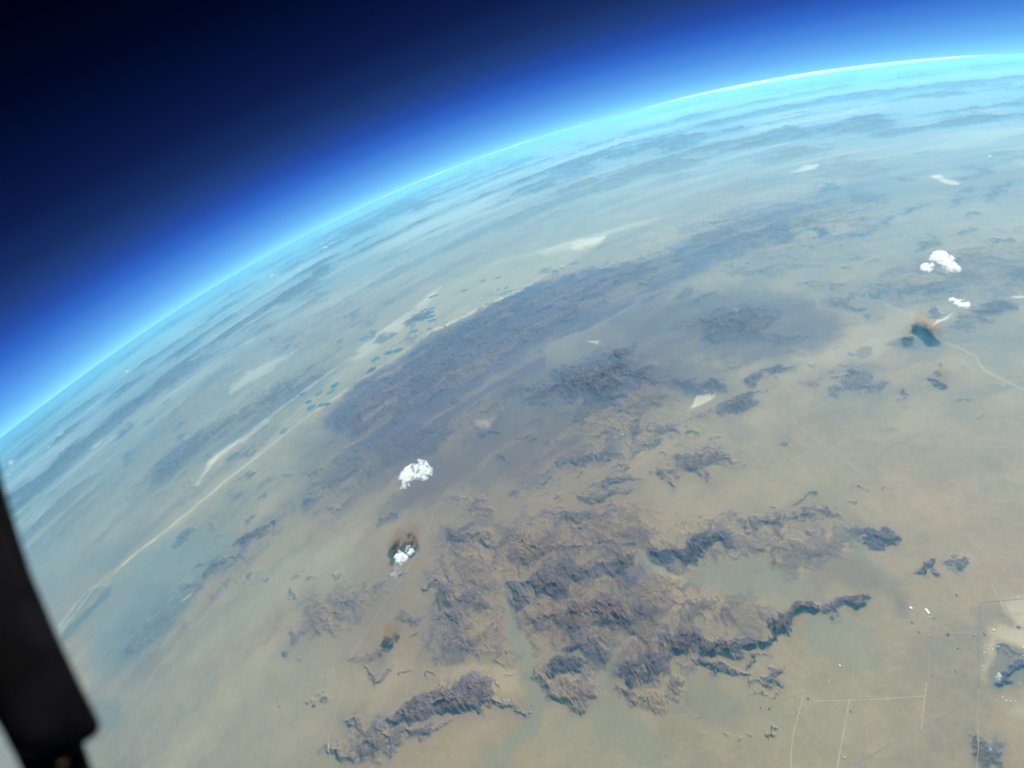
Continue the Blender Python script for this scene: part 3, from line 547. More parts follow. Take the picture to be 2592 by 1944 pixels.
        if k < 0: hh = amp * .8 * env * (.10 + .80 * r1 + .45 * r2 + .25 * spur)
        h[idx] = np.maximum(h[idx], h[idx] * .3 + hh)
        # rock shows on slopes and spurs, sand fills the gullies
        cov = m * 1.25 + (r1 - .42) * 1.1 * patch + (r2 - .4) * .9 * patch + (spur - .5) * .75 * patch * (1.25 - np.clip(crest, 0, 1)) + brk[idx] * .35 * (.35 + patch) + n_hf[idx] * .45 * (.25 + patch) - .30 * (.4 + patch)
        if k < 0: cov = cov + (grain[idx] * .55 + n_mid[idx] * .35) * patch
        rk = sstep(.24, .74, cov) * sstep(.02, .35, m)
        vary = np.clip(.45 + n_fine[idx] * .55 + n_hf[idx] * .55 + (r2 - .4) * .6 + (spur - .5) * .3, 0, 1.1)
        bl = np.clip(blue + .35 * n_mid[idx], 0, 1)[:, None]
        if k >= 0:
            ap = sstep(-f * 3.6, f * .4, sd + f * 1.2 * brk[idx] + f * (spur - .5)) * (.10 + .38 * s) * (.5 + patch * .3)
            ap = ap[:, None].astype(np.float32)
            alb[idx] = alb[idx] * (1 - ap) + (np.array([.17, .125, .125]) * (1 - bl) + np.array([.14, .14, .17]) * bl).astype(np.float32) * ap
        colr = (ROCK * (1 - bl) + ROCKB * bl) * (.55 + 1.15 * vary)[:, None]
        mm = (rk * s)[:, None].astype(np.float32)
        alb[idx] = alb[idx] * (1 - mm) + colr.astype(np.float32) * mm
        if lab is None: continue
        b2 = best[idx]; win = m > b2
        rid[idx[win]] = k; b2[win] = m[win]; best[idx] = b2
    for t_, pts, c, f in WASH:
        P = T(t_, pts); A = np.array(P)
        idx = lay(A[:, 0].min(), A[:, 1].min(), A[:, 0].max(), A[:, 1].max(), f * 2)
        if not len(idx): continue
        m = sstep(-f, f, sdist(P, X[idx], Y[idx]) + brk[idx] * f * .4)
        h[idx] *= 1 - m * .95
        rid[idx[m > .5]] = -1
        m = (m * (.42 + .3 * grain[idx] + .2 * n_fine[idx]))[:, None].astype(np.float32)
        alb[idx] = alb[idx] * (1 - m) + np.array(c, np.float32) * m
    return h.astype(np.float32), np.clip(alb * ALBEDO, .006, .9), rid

# ------------------------------------------------------------------ materials
def new_mat(name):
    m = bpy.data.materials.new(name); m.use_nodes = True
    nt = m.node_tree; b = nt.nodes.get('Principled BSDF')
    b.inputs['Specular IOR Level'].default_value = 0.15
    b.inputs['Roughness'].default_value = 0.95
    return m, nt, b

def ground_mat():
    m, nt, b = new_mat('desert_ground')
    L = nt.links.new
    at = nt.nodes.new('ShaderNodeAttribute'); at.attribute_name = 'soil'
    tc = nt.nodes.new('ShaderNodeTexCoord')
    n1 = nt.nodes.new('ShaderNodeTexNoise'); n1.inputs['Scale'].default_value = 5.0; n1.inputs['Detail'].default_value = 6; n1.inputs['Roughness'].default_value = .62
    n2 = nt.nodes.new('ShaderNodeTexNoise'); n2.inputs['Scale'].default_value = .55; n2.inputs['Detail'].default_value = 5
    L(tc.outputs['Object'], n1.inputs['Vector']); L(tc.outputs['Object'], n2.inputs['Vector'])
    r1 = nt.nodes.new('ShaderNodeMapRange'); r1.inputs['From Min'].default_value = .3; r1.inputs['From Max'].default_value = .7
    r1.inputs['To Min'].default_value = .93; r1.inputs['To Max'].default_value = 1.07
    r2 = nt.nodes.new('ShaderNodeMapRange'); r2.inputs['From Min'].default_value = .3; r2.inputs['From Max'].default_value = .7
    r2.inputs['To Min'].default_value = .93; r2.inputs['To Max'].default_value = 1.07
    L(n1.outputs['Fac'], r1.inputs['Value']); L(n2.outputs['Fac'], r2.inputs['Value'])
    mu = nt.nodes.new('ShaderNodeMath'); mu.operation = 'MULTIPLY'
    L(r1.outputs[0], mu.inputs[0]); L(r2.outputs[0], mu.inputs[1])
    vm = nt.nodes.new('ShaderNodeVectorMath'); vm.operation = 'SCALE'
    L(at.outputs['Color'], vm.inputs[0]); L(mu.outputs[0], vm.inputs['Scale'])
    L(vm.outputs[0], b.inputs['Base Color'])
    bp = nt.nodes.new('ShaderNodeBump'); bp.inputs['Strength'].default_value = .3; bp.inputs['Distance'].default_value = .03
    L(n1.outputs['Fac'], bp.inputs['Height']); L(bp.outputs[0], b.inputs['Normal'])
    return m
GM = ground_mat()

def noisy_mat(name, col, var=.25, scale=8.0, rough=.9):
    m, nt, b = new_mat(name)
    b.inputs['Roughness'].default_value = rough
    tc = nt.nodes.new('ShaderNodeTexCoord'); n = nt.nodes.new('ShaderNodeTexNoise')
    n.inputs['Scale'].default_value = scale; n.inputs['Detail'].default_value = 5
    r = nt.nodes.new('ShaderNodeValToRGB')
    r.color_ramp.elements[0].position = .3; r.color_ramp.elements[1].position = .7
    r.color_ramp.elements[0].color = (*[c * (1 - var) for c in col], 1)
    r.color_ramp.elements[1].color = (*[min(1, c * (1 + var)) for c in col], 1)
    nt.links.new(tc.outputs['Object'], n.inputs['Vector']); nt.links.new(n.outputs['Fac'], r.inputs[0])
    nt.links.new(r.outputs[0], b.inputs['Base Color'])
    return m

# ------------------------------------------------------------------ mesh helpers
def mesh_np(name, co, faces, mat, cols=None, normals=None, smooth=True):
    me = bpy.data.meshes.new(name)
    k = faces.shape[1]
    me.vertices.add(len(co)); me.vertices.foreach_set('co', np.ascontiguousarray(co, np.float32).ravel())
    me.loops.add(faces.size); me.loops.foreach_set('vertex_index', np.ascontiguousarray(faces, np.int32).ravel())
    me.polygons.add(len(faces)); me.polygons.foreach_set('loop_start', np.arange(0, faces.size, k, dtype=np.int32))
    me.update(calc_edges=True)
    me.polygons.foreach_set('use_smooth', np.full(len(faces), smooth))
    if cols is not None:
        at = me.attributes.new('soil', 'FLOAT_COLOR', 'POINT')
        c4 = np.ones((len(co), 4), np.float32); c4[:, :3] = cols
        at.data.foreach_set('color', c4.ravel())
    me.materials.append(mat)
    if normals is not None:
        me.normals_split_custom_set_from_vertices(normals.tolist())
    return me

def obj(name, me, parent=None):
    o = bpy.data.objects.new(name, me); COL.objects.link(o)
    if parent: o.parent = parent
    return o

def tag(o, label=None, cat=None, group=None, kind=None):
    if label: o['label'] = label
    if cat: o['category'] = cat
    if group: o['group'] = group
    if kind: o['kind'] = kind
    return o

# ------------------------------------------------------------------ terrain sheet
def build_terrain():
    # azimuth window that the picture looks into, plus a margin
    t = np.linspace(0, 1, 60)
    bx = np.concatenate([t * 2212, t * 0 + 2212, t * 2212, t * 0]); by = np.concatenate([t * 0 + 1659, t * 1659, t * 0, t * 1659])
    r = px_dir(bx, by); az = np.degrees(np.arctan2(r[:, 1], r[:, 0])); eta = np.degrees(np.arccos(-r[:, 2] ))
    az = az[eta < 72]
    mid = np.degrees(np.arctan2(*(px_dir(1106, 700)[[1, 0]])))
    rel = (az - mid + 180) % 360 - 180
    a0, a1 = rel.min() - 9, rel.max() + 9
    step = .10
    fine = np.arange(a0, a1, step)
    nco = int((360 - (a1 - a0)) / 2.0)
    coarse = np.linspace(a1, a0 + 360, nco + 1)[:-1]
    A = np.radians(np.concatenate([fine, coarse]) + mid)
    eg = degrees(ETA_G)
    et = np.concatenate([np.arange(.6, 6.5, .3), np.arange(6.5, eg - .02, .085)])
    e = np.radians(et)
    psi = np.arcsin(np.clip((R + ALT) * np.sin(e) / R, -1, 1)) - e
    ps = [psi[0]]
    for p in psi[1:]:
        while p - ps[-1] > radians(.16):
            ps.append(ps[-1] + radians(.12))
        ps.append(p)
    p = ps[-1]
    while p < radians(34): p += radians(.16); ps.append(p)
    while p < radians(176): p += radians(2.5); ps.append(p)
    psi = np.array(ps)
    na, npp = len(A), len(psi)
    PS, AA = np.meshgrid(psi, A, indexing='ij')
    u = (R * PS * np.cos(AA)).ravel(); v = (R * PS * np.sin(AA)).ravel()
    print('terrain', na, npp, na * npp, 'az', a0, a1)
    h = np.empty(len(u), np.float32); alb = np.empty((len(u), 3), np.float32); rid = np.empty(len(u), np.int32)
    CH = 300000
    for s in range(0, len(u), CH):
        h[s:s + CH], alb[s:s + CH], rid[s:s + CH] = eval_ground(u[s:s + CH], v[s:s + CH])
    back = PS.ravel() > radians(36)
    h[back] = 0; rid[back] = -1
    co = chart_point(u, v, h)
    # caps at nadir and antipode
    co = np.vstack([co, [0, 0, -ALT], [0, 0, -(2 * R + ALT)]])
    alb = np.vstack([alb, alb[:1], alb[:1]]); rid = np.append(rid, [-1, -1])
    i = np.arange(npp - 1)[:, None]; j = np.arange(na)[None, :]; j2 = (j + 1) % na
    q = np.stack([i * na + j, (i + 1) * na + j, (i + 1) * na + j2, i * na + j2], -1).reshape(-1, 4)
    jj = np.arange(na); top = len(co) - 2; bot = len(co) - 1
    capt = np.stack([np.full(na, top), jj, (jj + 1) % na], -1)
    o = (npp - 1) * na
    capb = np.stack([np.full(na, bot), o + (jj + 1) % na, o + jj], -1)
    # smooth vertex normals of the whole sheet, shared by every piece cut from it
    nrm = np.zeros_like(co)
    a, b, c, d = (co[q[:, k]] for k in range(4))
    fn = np.cross(c - a, d - b)
    for k in range(4):
        for ax in range(3):
            nrm[:, ax] += np.bincount(q[:, k], fn[:, ax], len(co))
    nrm[top] = (0, 0, 1); nrm[bot] = (0, 0, -1)
    ln = np.linalg.norm(nrm, axis=1, keepdims=True)
    nrm = nrm / np.maximum(ln, 1e-12)
    if (nrm[:len(u)] * (co[:len(u)] - CEN)).sum(1).mean() < 0: nrm[:-2] *= -1; q = q[:, ::-1]
    fr = rid[q[:, 0]]
    fr = np.where((rid[q[:, 1]] == fr) & (rid[q[:, 2]] == fr), fr, -1)
    for k in range(-1, len(RANGES)):
        sel = q[fr == k]
        if len(sel) < 12:
            if k >= 0: fr[fr == k] = -1
    for k in range(-1, len(RANGES)):
        sel = q[fr == k]
        if not len(sel): continue
        used = np.unique(sel); rm = np.zeros(len(co), np.int64); rm[used] = np.arange(len(used))
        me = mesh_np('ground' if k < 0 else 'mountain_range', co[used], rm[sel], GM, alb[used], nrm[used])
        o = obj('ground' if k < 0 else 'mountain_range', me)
        tag(o, 'pale sandy desert floor curving away to the horizon' if k < 0 else RANGES[k][7], kind='structure')
        if k < 0: GROUND = o
    # nadir and far-side caps close the planet
    for nm, cp in (('ground', np.vstack([capt, capb])),):
        used = np.unique(cp); rm = np.zeros(len(co), np.int64); rm[used] = np.arange(len(used))
        o = obj(nm, mesh_np(nm, co[used], rm[cp], GM, alb[used])); o['kind'] = 'structure'
build_terrain()

# ------------------------------------------------------------------ ribbons and patches lying on the ground
def drape(u, v, lift):
    h, _, _ = eval_ground(u, v)
    return chart_point(u, v, h + lift)

def ribbon(name, pts, w_km, mat, lift=.008, label=None, step=.12):
    P = np.array(T(*pts) if isinstance(pts, tuple) else pts)
    u, v = px_ground(P[:, 0], P[:, 1])
    seg = np.hypot(np.diff(u), np.diff(v)); s = np.concatenate([[0], np.cumsum(seg)])
    n = max(4, int(s[-1] / step))
    t = np.linspace(0, s[-1], n)
    uu = np.interp(t, s, u); vv = np.interp(t, s, v)
    for _ in range(3):
        uu[1:-1] = (uu[:-2] + uu[1:-1] * 2 + uu[2:]) / 4; vv[1:-1] = (vv[:-2] + vv[1:-1] * 2 + vv[2:]) / 4
    du = np.gradient(uu); dv = np.gradient(vv); l = np.hypot(du, dv) + 1e-9
    nx, ny = -dv / l, du / l
    wv = w_km * .33 * (1 + .25 * gnoise(t * .8, t * 0 + 3.3, 5))
    co = []
    for k in (-1, -.33, .33, 1):
        co.append(drape(uu + nx * wv * k, vv + ny * wv * k, lift))
    co = np.stack(co, 1).reshape(-1, 3)
    i = np.arange(n - 1)
    F = np.concatenate([np.stack([i * 4 + k, i * 4 + k + 1, (i + 1) * 4 + k + 1, (i + 1) * 4 + k], -1) for k in range(3)])
    o = obj(name, mesh_np(name, co, F, mat))
    return tag(o, label, kind='structure')

RM = noisy_mat('dirt_road', (.28, .20, .11), .15, 2)
RMD = noisy_mat('dark_track', (.10, .08, .07), .2, 2)
RMF = noisy_mat('faint_track', (.235, .165, .085), .15, 2)
ribbon('road', (9, [(778, 1205), (745, 1330), (715, 1440), (704, 1560), (700, 1680)]), .075, RM, label='pale straight dirt road, leftmost of three at the bottom right')
ribbon('road', (9, [(1080, 1220), (1060, 1330), (1040, 1440), (1018, 1560), (998, 1680)]), .085, RM, label='pale straight dirt road, middle of three at the bottom right')
ribbon('road', (9, [(1580, 1110), (1565, 1230), (1552, 1350), (1545, 1410)]), .07, RM, label='pale short dirt road, rightmost of three at the bottom right')
ribbon('road', (9, [(850, 1226), (1080, 1220), (1300, 1212), (1560, 1192)]), .06, RM, label='pale road crossing the tops of three parallel roads')
ribbon('road', (9, [(1500, 614), (1700, 604), (1925, 590)]), .05, RMF, label='faint road running to the corner of the dark line')
ribbon('road', (9, [(1925, 430), (1925, 588)]), .05, RMF, label='faint straight road north of the dark line corner')
ribbon('road', (9, [(1918, 1150), (1912, 1300), (1905, 1660)]), .05, RMF, label='faint straight road south of the dark line')
ribbon('road', (9, [(1925, 590), (1922, 700), (1919, 850), (1919, 1000), (1918, 1150)]), .035, RMD, label='thin dark line running down past the desert town')
ribbon('road', (9, [(1925, 590), (2060, 577), (2230, 560)]), .05, RMD, label='thin dark line running right to the edge above the town')
ribbon('road', (9, [(2000, 470), (2050, 560), (2085, 640), (2112, 680)]), .09, RM, label='pale slanting road north of the desert town')
ribbon('road', (9, [(1100, 1640), (1330, 1520), (1560, 1400), (1740, 1300), (1860, 1235)]), .05, noisy_mat('old_track', (.14, .115, .10), .2, 2), label='long faint dark diagonal track at the bottom right')
ribbon('road', (9, [(800, 1370), (830, 1430), (790, 1490), (750, 1560)]), .05, RMF, label='faint bent track between two pale roads')
ribbon('road', (9, [(1370, 800), (1600, 790), (1800, 780), (1900, 770)]), .04, RMF, label='faint level track left of the desert town')
ribbon('road', (9, [(1600, 900), (1590, 1100)]), .045, RMF, label='faint short track above the rightmost pale road')
ribbon('road', (9, [(1110, 1000), (1090, 1200)]), .035, RMF, label='very faint track below the greenish fan')
ribbon('road', (9, [(900, 950), (850, 1100), (780, 1200)]), .035, RMF, label='very faint track from the fan to the leftmost pale road')
ribbon('road', (0, [(937, 1113), (905, 1190), (860, 1260), (797, 1356), (754, 1426), (737, 1500), (709, 1595), (717, 1659)]), .085, RMF, label='pale track running past the small broken cloud to the bottom hills')
ribbon('road', (7, [(935, 1215), (900, 1250), (885, 1370), (820, 1520), (725, 1660)]), .10, RMF, label='pale road with a fork, left of the bottom centre')
ribbon('road', (7, [(885, 1370), (930, 1500), (955, 1660)]), .08, RMF, label='short right branch of the forked pale road')
ribbon('road', (0, [(1690, 890), (1745, 935), (1800, 975), (1860, 1020)]), .10, RMF, label='pale straight road crossing the sand basin')
ribbon('road', (6, [(1240, 1185), (1450, 1198), (1650, 1225), (1950, 1243), (2100, 1236), (2240, 1234)]), .09, RMF, label='pale road crossing the right hand plain')

# ------------------------------------------------------------------ crop circles in the pale valley
def field(cx, cy, rx, ry, ang, mat, lab, lift=.05):
    t = np.linspace(0, 2 * pi, 40, endpoint=False)
    a = radians(-ang)
    ry *= .72
    rings = [1.0, .8, .6, .4, .2]
    xs = []; ys = []
    for r_ in rings:
        ex, ey = rx * r_ * np.cos(t), ry * r_ * np.sin(t)
        xs.append(cx + ex * cos(a) - ey * sin(a)); ys.append(cy + ex * sin(a) + ey * cos(a))
    xs = np.concatenate(xs + [[cx]]); ys = np.concatenate(ys + [[cy]])
    u, v = px_ground(xs, ys)
    hh, _, _ = eval_ground(u, v)
    co = chart_point(u, v, np.maximum(hh, hh.mean()) + lift)
    F = []
    n = len(t)
    for k in range(len(rings) - 1):
        for i in range(n):
            F.append((k * n + i, k * n + (i + 1) % n, (k + 1) * n + (i + 1) % n, (k + 1) * n + i))
    k = len(rings) - 1
    me = bpy.data.meshes.new('crop_field')
    fl = [list(f) for f in F] + [[k * n + i, k * n + (i + 1) % n, (k + 1) * n] for i in range(n)]
    me.from_pydata([tuple(c) for c in co], [], fl); me.update()
    me.materials.append(mat)
    o = obj('crop_field', me)
    return tag(o, lab, 'field', 'irrigated crop fields in the pale valley')
FG = noisy_mat('crop_green', (.045, .080, .072), .35, 1.2)
FD = noisy_mat('crop_dry', (.09, .10, .08), .25, 1.2)
for (cx, cy, rx, ry, a, m, lab) in [
 (840, 762, 10, 4.2, 22, FG, 'green field, left half of a touching pair in the middle of the valley'),
 (860, 757, 12, 4.2, 20, FG, 'green field, right half of a touching pair in the middle of the valley'),
 (811, 776, 11, 4, 28, FG, 'lone green oval field just left of the touching pair'),
 (803, 800, 12, 3.4, 30, FG, 'narrow green field on the lower bank of the valley'),
 (724, 832, 11, 4.2, 30, FG, 'green oval field, upper right of the cluster of seven'),
 (716, 846, 12, 4.2, 30, FD, 'dry greyish oval field right of the ringed one'),
 (690, 849, 11, 4.5, 30, FD, 'pale greyish oval field in the middle of the cluster'),
 (654, 851, 8, 2.4, 30, FG, 'small thin green field at the far left of the cluster'),
 (667, 868, 8, 3.6, 25, FG, 'small green field above the lowest left one'),
 (673, 880, 11, 4.5, 32, FG, 'green oval field, lowest left of the cluster'),
 (695, 875, 7, 3.6, 15, FG, 'green field, left one of a ragged pair at the bottom of the cluster'),
 (708, 873, 7, 3.6, 15, FG, 'green field, right one of a ragged pair at the bottom of the cluster'),
 (895, 716, 10, 2.6, 18, FG, 'thin green field below the stacked rows'),
 (928, 711, 7, 2.0, 22, FG, 'short green field right of the thin one'),
 (933, 667, 9, 1.9, 20, FG, 'topmost of five stacked green rows'),
 (931, 676, 10, 1.9, 20, FG, 'second from the top of five stacked green rows'),
 (930, 685, 11, 2.1, 16, FG, 'middle one of five stacked green rows'),
 (934, 692, 10, 2.1, 16, FG, 'fourth from the top of five stacked green rows'),
 (918, 688, 9, 2.0, 14, FG, 'green row sticking out left of the five stacked rows'),
 (937, 640, 12, 2.0, 20, FG, 'thin green field above the stacked rows by the pale bank'),
 (1003, 628, 9, 2.4, 20, FG, 'green field alone in the upper valley'),
 (1044, 607, 7, 2.0, 22, FG, 'small green field in the upper valley, left of a pair'),
 (1077, 600, 7, 1.8, 14, FG, 'small green field in the upper valley, right of a pair'),
 (1094, 622, 5, 1.8, 20, FG, 'tiny green field near the edge of the dark uplands'),
 (1077, 626, 4, 1.5, 20, FG, 'tiniest green field near the edge of the dark uplands'),
 (1241, 568, 11, 3.6, 12, FD, 'large grey green field at the far end of the valley'),
 (789, 733, 9, 2.6, 20, FD, 'faint grey field beyond the pale upper bank'),
 (613, 931, 9, 5.5, 32, FD, 'mottled teal field at the lower bank, left of the cluster'),
]:
    field(cx, cy, rx, ry, a, m, lab)

# ------------------------------------------------------------------ town and lone buildings
rng = random.Random(5)
WHT = noisy_mat('white_roof', (.82, .82, .80), .05, 6)
TAN = noisy_mat('tan_wall', (.42, .39, .30), .1, 6)
DRK = noisy_mat('dark_grove', (.035, .045, .045), .3, 10)
def building(px, py, w, d, hgt, rot, mat, lab, group=None):
    u, v = px_ground(px, py); u = float(u); v = float(v)
    h, _, _ = eval_ground(np.array([u]), np.array([v]))
    p = chart_point(np.array([u]), np.array([v]), h + .012)[0]
    nrm = (p - CEN); nrm /= np.linalg.norm(nrm)
    root = bpy.data.objects.new('building', None); COL.objects.link(root)
    root.location = p; root.rotation_mode = 'QUATERNION'
    root.rotation_quaternion = Vector(nrm).to_track_quat('Z', 'Y') @ Matrix.Rotation(rot, 3, 'Z').to_quaternion()
    for nm, z0, z1, e, mt in (('wall', -.03, hgt, 1.0, TAN), ('roof', hgt, hgt * 1.45, 1.06, mat)):
        bm = bmesh.new()
        x, y = w / 2 * e, d / 2 * e; k = .72 if nm == 'roof' else 1
        vs = [bm.verts.new(c) for c in ((-x, -y, z0), (x, -y, z0), (x, y, z0), (-x, y, z0), (-x * k, -y * k, z1), (x * k, -y * k, z1), (x * k, y * k, z1), (-x * k, y * k, z1))]
        for f in ((0, 3, 2, 1), (4, 5, 6, 7), (0, 1, 5, 4), (1, 2, 6, 5), (2, 3, 7, 6), (3, 0, 4, 7)):
            bm.faces.new([vs[i] for i in f])
        me = bpy.data.meshes.new(nm); bm.to_mesh(me); bm.free(); me.materials.append(mt)
        obj(nm, me, root)
    return tag(root, lab, 'building', group)
building(1967.5, 1313.5, .10, .08, .02, .6, WHT, 'small bright white building alone on the plain left of the elongated one')
building(2003, 1320.5, .22, .09, .02, -.5, WHT, 'long bright building beside the small bright white one')
building(1791, 1471, .02, .16, .015, .1, TAN, 'narrow upright white strip building below the greenish fan')
building(1728, 1542, .07, .04, .02, .3, TAN, 'small white farm building left of the leftmost pale road')
building(1824, 1636, .06, .05, .02, .2, TAN, 'white farm building right of the middle pale road at the bottom')
building(2055, 1043 , .07, .04, .02, .2, TAN, 'small pale building on the right hand plain below the crossing road')
building(1814, 1438, .07, .05, .02, .2, WHT, 'tiny white building just below the greenish fan')
building(2146.6, 1361, .07, .05, .02, .2, WHT, 'bright white building at the upper edge of the desert town')
for i in range(46):
    a_, b_ = rng.choice([((2080, 2212), (1330, 1400)), ((2118, 2212), (1385, 1440)), ((2005, 2075), (1325, 1375)), ((2120, 2160), (1395, 1410)), ((2130, 2210), (1500, 1540))])
    building(rng.uniform(*a_), rng.uniform(*b_), rng.uniform(.02, .045), rng.uniform(.02, .04), .012, rng.uniform(0, 3), rng.choice([WHT, TAN, TAN]), 'tiny pale house scattered in or around the desert town', 'tiny houses of the desert town')
# dark groves and irrigated plots
def grove(px, py, w, d, rot, lab):
    P = []
    u, v = (float(q) for q in px_ground(px, py))
    r2 = random.Random(int(px * 7 + py))
    bm = bmesh.new()
    h0 = eval_ground(np.array([u]), np.array([v]))[0][0]
    for k in range(26):
        du, dv = r2.uniform(-w / 2, w / 2), r2.uniform(-d / 2, d / 2)
        uu, vv = u + du * cos(rot) - dv * sin(rot), v + du * sin(rot) + dv * cos(rot)
        p = chart_point(np.array([uu]), np.array([vv]), h0 + .012)[0]
        s = r2.uniform(.010, .022)
        bmesh.ops.create_icosphere(bm, subdivisions=1, radius=s, matrix=Matrix.Translation(p) @ Matrix.Diagonal((1, 1, .7, 1)))
    me = bpy.data.meshes.new('tree_grove'); bm.to_mesh(me); bm.free(); me.materials.append(DRK)
    o = obj('tree_grove', me)
    tag(o, lab, kind='stuff'); o['category'] = 'trees'
for (px, py, w, d, r, lab) in [
 (2066, 1286, .09, .06, .3, 'dark grove north of the bright white buildings'), (2018, 1336, .05, .05, 0, 'dark speck of trees below the long bright building'),
 (1970, 1345, .04, .13, .2, 'narrow dark grove below the small bright building'), (1984, 1366, .03, .10, -.2, 'thin dark grove left of the town plain'),
 (2047, 1371, .13, .10, .3, 'largest dark square grove on the plain left of town'), (2127, 1370, .04, .10, .4, 'dark grove just right of the thin dark line'),
 (2064, 1450, .02, .10, 0, 'thin upright dark grove right of the short pale road'), (1745, 1509, .08, .08, 0, 'dark grove at the top of the leftmost pale road'),
 (2069, 1401, .06, .03, 0, 'small flat dark grove below the square one'), (2105, 1372, .03, .05, 0, 'tiny dark grove left of the thin dark line'),
 (2200, 1355, .13, .09, 0, 'dark plots inside the desert town'), (1838, 1537, .05, .05, 0, 'tiny dark grove beside the middle pale road'),
 (1662, 1531, .09, .07, 0, 'dark clump at the tip of the lower hills'), (1643, 1529, .03, .07, 0, 'thin dark clump left of the clump at the tip'),
 (2105, 1593, .05, .04, 0, 'dark clump above the bottom right hill'), (1148, 1525, .06, .05, 0, 'tiny dark clump in the mouth of the wide wash')]:
    grove(px, py, w, d, r, lab)

# ------------------------------------------------------------------ clouds
def cloud_mat(name, dens):
    m = bpy.data.materials.new(name); m.use_nodes = True; nt = m.node_tree; nt.nodes.clear()
    o_ = nt.nodes.new('ShaderNodeOutputMaterial'); pv = nt.nodes.new('ShaderNodeVolumePrincipled')
    pv.inputs['Color'].default_value = (.90, .955, .96, 1); pv.inputs['Density'].default_value = dens
    pv.inputs['Anisotropy'].default_value = .1
    tc = nt.nodes.new('ShaderNodeTexCoord'); n = nt.nodes.new('ShaderNodeTexNoise')
    n.inputs['Scale'].default_value = 3.2; n.inputs['Detail'].default_value = 4; n.inputs['Roughness'].default_value = .6
    r = nt.nodes.new('ShaderNodeMapRange'); r.inputs['From Min'].default_value = .43; r.inputs['From Max'].default_value = .62; r.inputs['To Max'].default_value = dens
    nt.links.new(tc.outputs['Object'], n.inputs['Vector']); nt.links.new(n.outputs['Fac'], r.inputs['Value']); nt.links.new(r.outputs[0], pv.inputs['Density'])
    nt.links.new(pv.outputs[0], o_.inputs['Volume'])
    return m
CM_D = cloud_mat('cloud_dense', 6.5); CM_M = cloud_mat('cloud_medium', 9.0); CM_T = cloud_mat('cloud_thin', 1.2); CM_F = cloud_mat('cloud_far', 1.6)

def cloud(polys, lab, mat, alt=3.9, puff=.16, flat=.55, n=160, seed=1, group=None, jitter=1.0, cat='cloud'):
    """cauliflower cloud: a heap of lumpy puffs filling an outline at its own altitude"""
    r2 = random.Random(seed); npr = np.random.RandomState(seed)
    pts = []
    tot = 0; areas = []
    for P in polys:
        A = np.array(P); a = abs(np.sum(A[:, 0] * np.roll(A[:, 1], -1) - A[:, 1] * np.roll(A[:, 0], -1))) / 2
        areas.append(a)
    cen = np.mean([np.mean(np.array(P), 0) for P in polys], 0)
    cu, cv = px_ground(cen[0], cen[1], alt)
    root = chart_point(np.array([float(cu)]), np.array([float(cv)]), alt)[0]
    nn = root - CEN; nn /= np.linalg.norm(nn)
    q = Vector(nn).to_track_quat('Z', 'Y'); Q = np.array(q.to_matrix())
    bm = bmesh.new()
    for P, a in zip(polys, areas):
        A = np.array(P); k = max(5, int(n * a / sum(areas)))
        x0, y0 = A.min(0); x1, y1 = A.max(0)
        c = 0
        while c < k:
            x, y = npr.uniform(x0, x1), npr.uniform(y0, y1)
            sd = float(sdist(P, np.array([x]), np.array([y]))[0])
            if sd < 0: continue
            size_px = max(x1 - x0, y1 - y0)
            core = min(1, sd / (size_px * .16) + .25)
            u, v = px_ground(x, y, alt)
            s = puff * (.38 + .75 * core) * r2.uniform(.5, 1.2)
            up = puff * 1.3 * core * r2.uniform(0, 1) * flat / .55
            p = chart_point(np.array([float(u)]), np.array([float(v)]), alt + up)[0]
            loc = Q.T @ (p - root)
            bmesh.ops.create_icosphere(bm, subdivisions=2, radius=s, matrix=Matrix.Translation(loc) @ Matrix.Diagonal((1, 1, flat + .25, 1)))
            c += 1
    for f in bm.faces: f.smooth = True
    me = bpy.data.meshes.new('cloud'); bm.to_mesh(me); bm.free(); me.materials.append(mat)
    o = obj('cloud', me); o.location = root; o.rotation_mode = 'QUATERNION'; o.rotation_quaternion = q
    # melt the puffs into one billowing body
    md = o.modifiers.new('union', 'REMESH'); md.mode = 'VOXEL'; md.voxel_size = puff * .16; md.use_smooth_shade = True
    for nm, sz, st in (('billow', 1.4, .8), ('curl', .6, .6), ('fray', .27, .32)):
        tx = bpy.data.textures.new('cloud_' + nm, 'CLOUDS'); tx.noise_scale = puff * sz; tx.noise_depth = 2
        dm = o.modifiers.new(nm, 'DISPLACE'); dm.texture = tx; dm.strength = puff * st * jitter; dm.mid_level = .5; dm.texture_coords = 'LOCAL'
    dg = bpy.context.evaluated_depsgraph_get(); ev = o.evaluated_get(dg)
    nm_ = bpy.data.meshes.new_from_object(ev); o.modifiers.clear(); o.data = nm_; nm_.name = 'cloud'
    return tag(o, lab, cat, group)
C = cloud
C([T(5, [(370, 1450), (385, 1400), (440, 1360), (490, 1345), (505, 1320), (545, 1320), (560, 1355), (600, 1385), (590, 1420), (550, 1450), (510, 1470), (500, 1445), (460, 1450), (440, 1490), (400, 1518), (386, 1500), (400, 1460)])],
  'large bright white puffy cloud above the brown plain left of centre', CM_D, puff=.18, n=300, seed=2)
C([T(8, [(425, 240), (450, 225), (470, 235), (472, 262), (440, 280), (428, 262)]), T(8, [(352, 285), (375, 255), (400, 270), (430, 285), (425, 320), (390, 340), (360, 330), (350, 300)])],
  'small broken white cloud over its dark blue shadow patch', CM_M, puff=.14, n=110, seed=3)
C([T(8, [(330, 400), (345, 372), (372, 370), (385, 390), (365, 420), (345, 440), (332, 425)])], 'thin veil of cloud just below the small broken cloud', CM_T, puff=.15, n=40, seed=4)
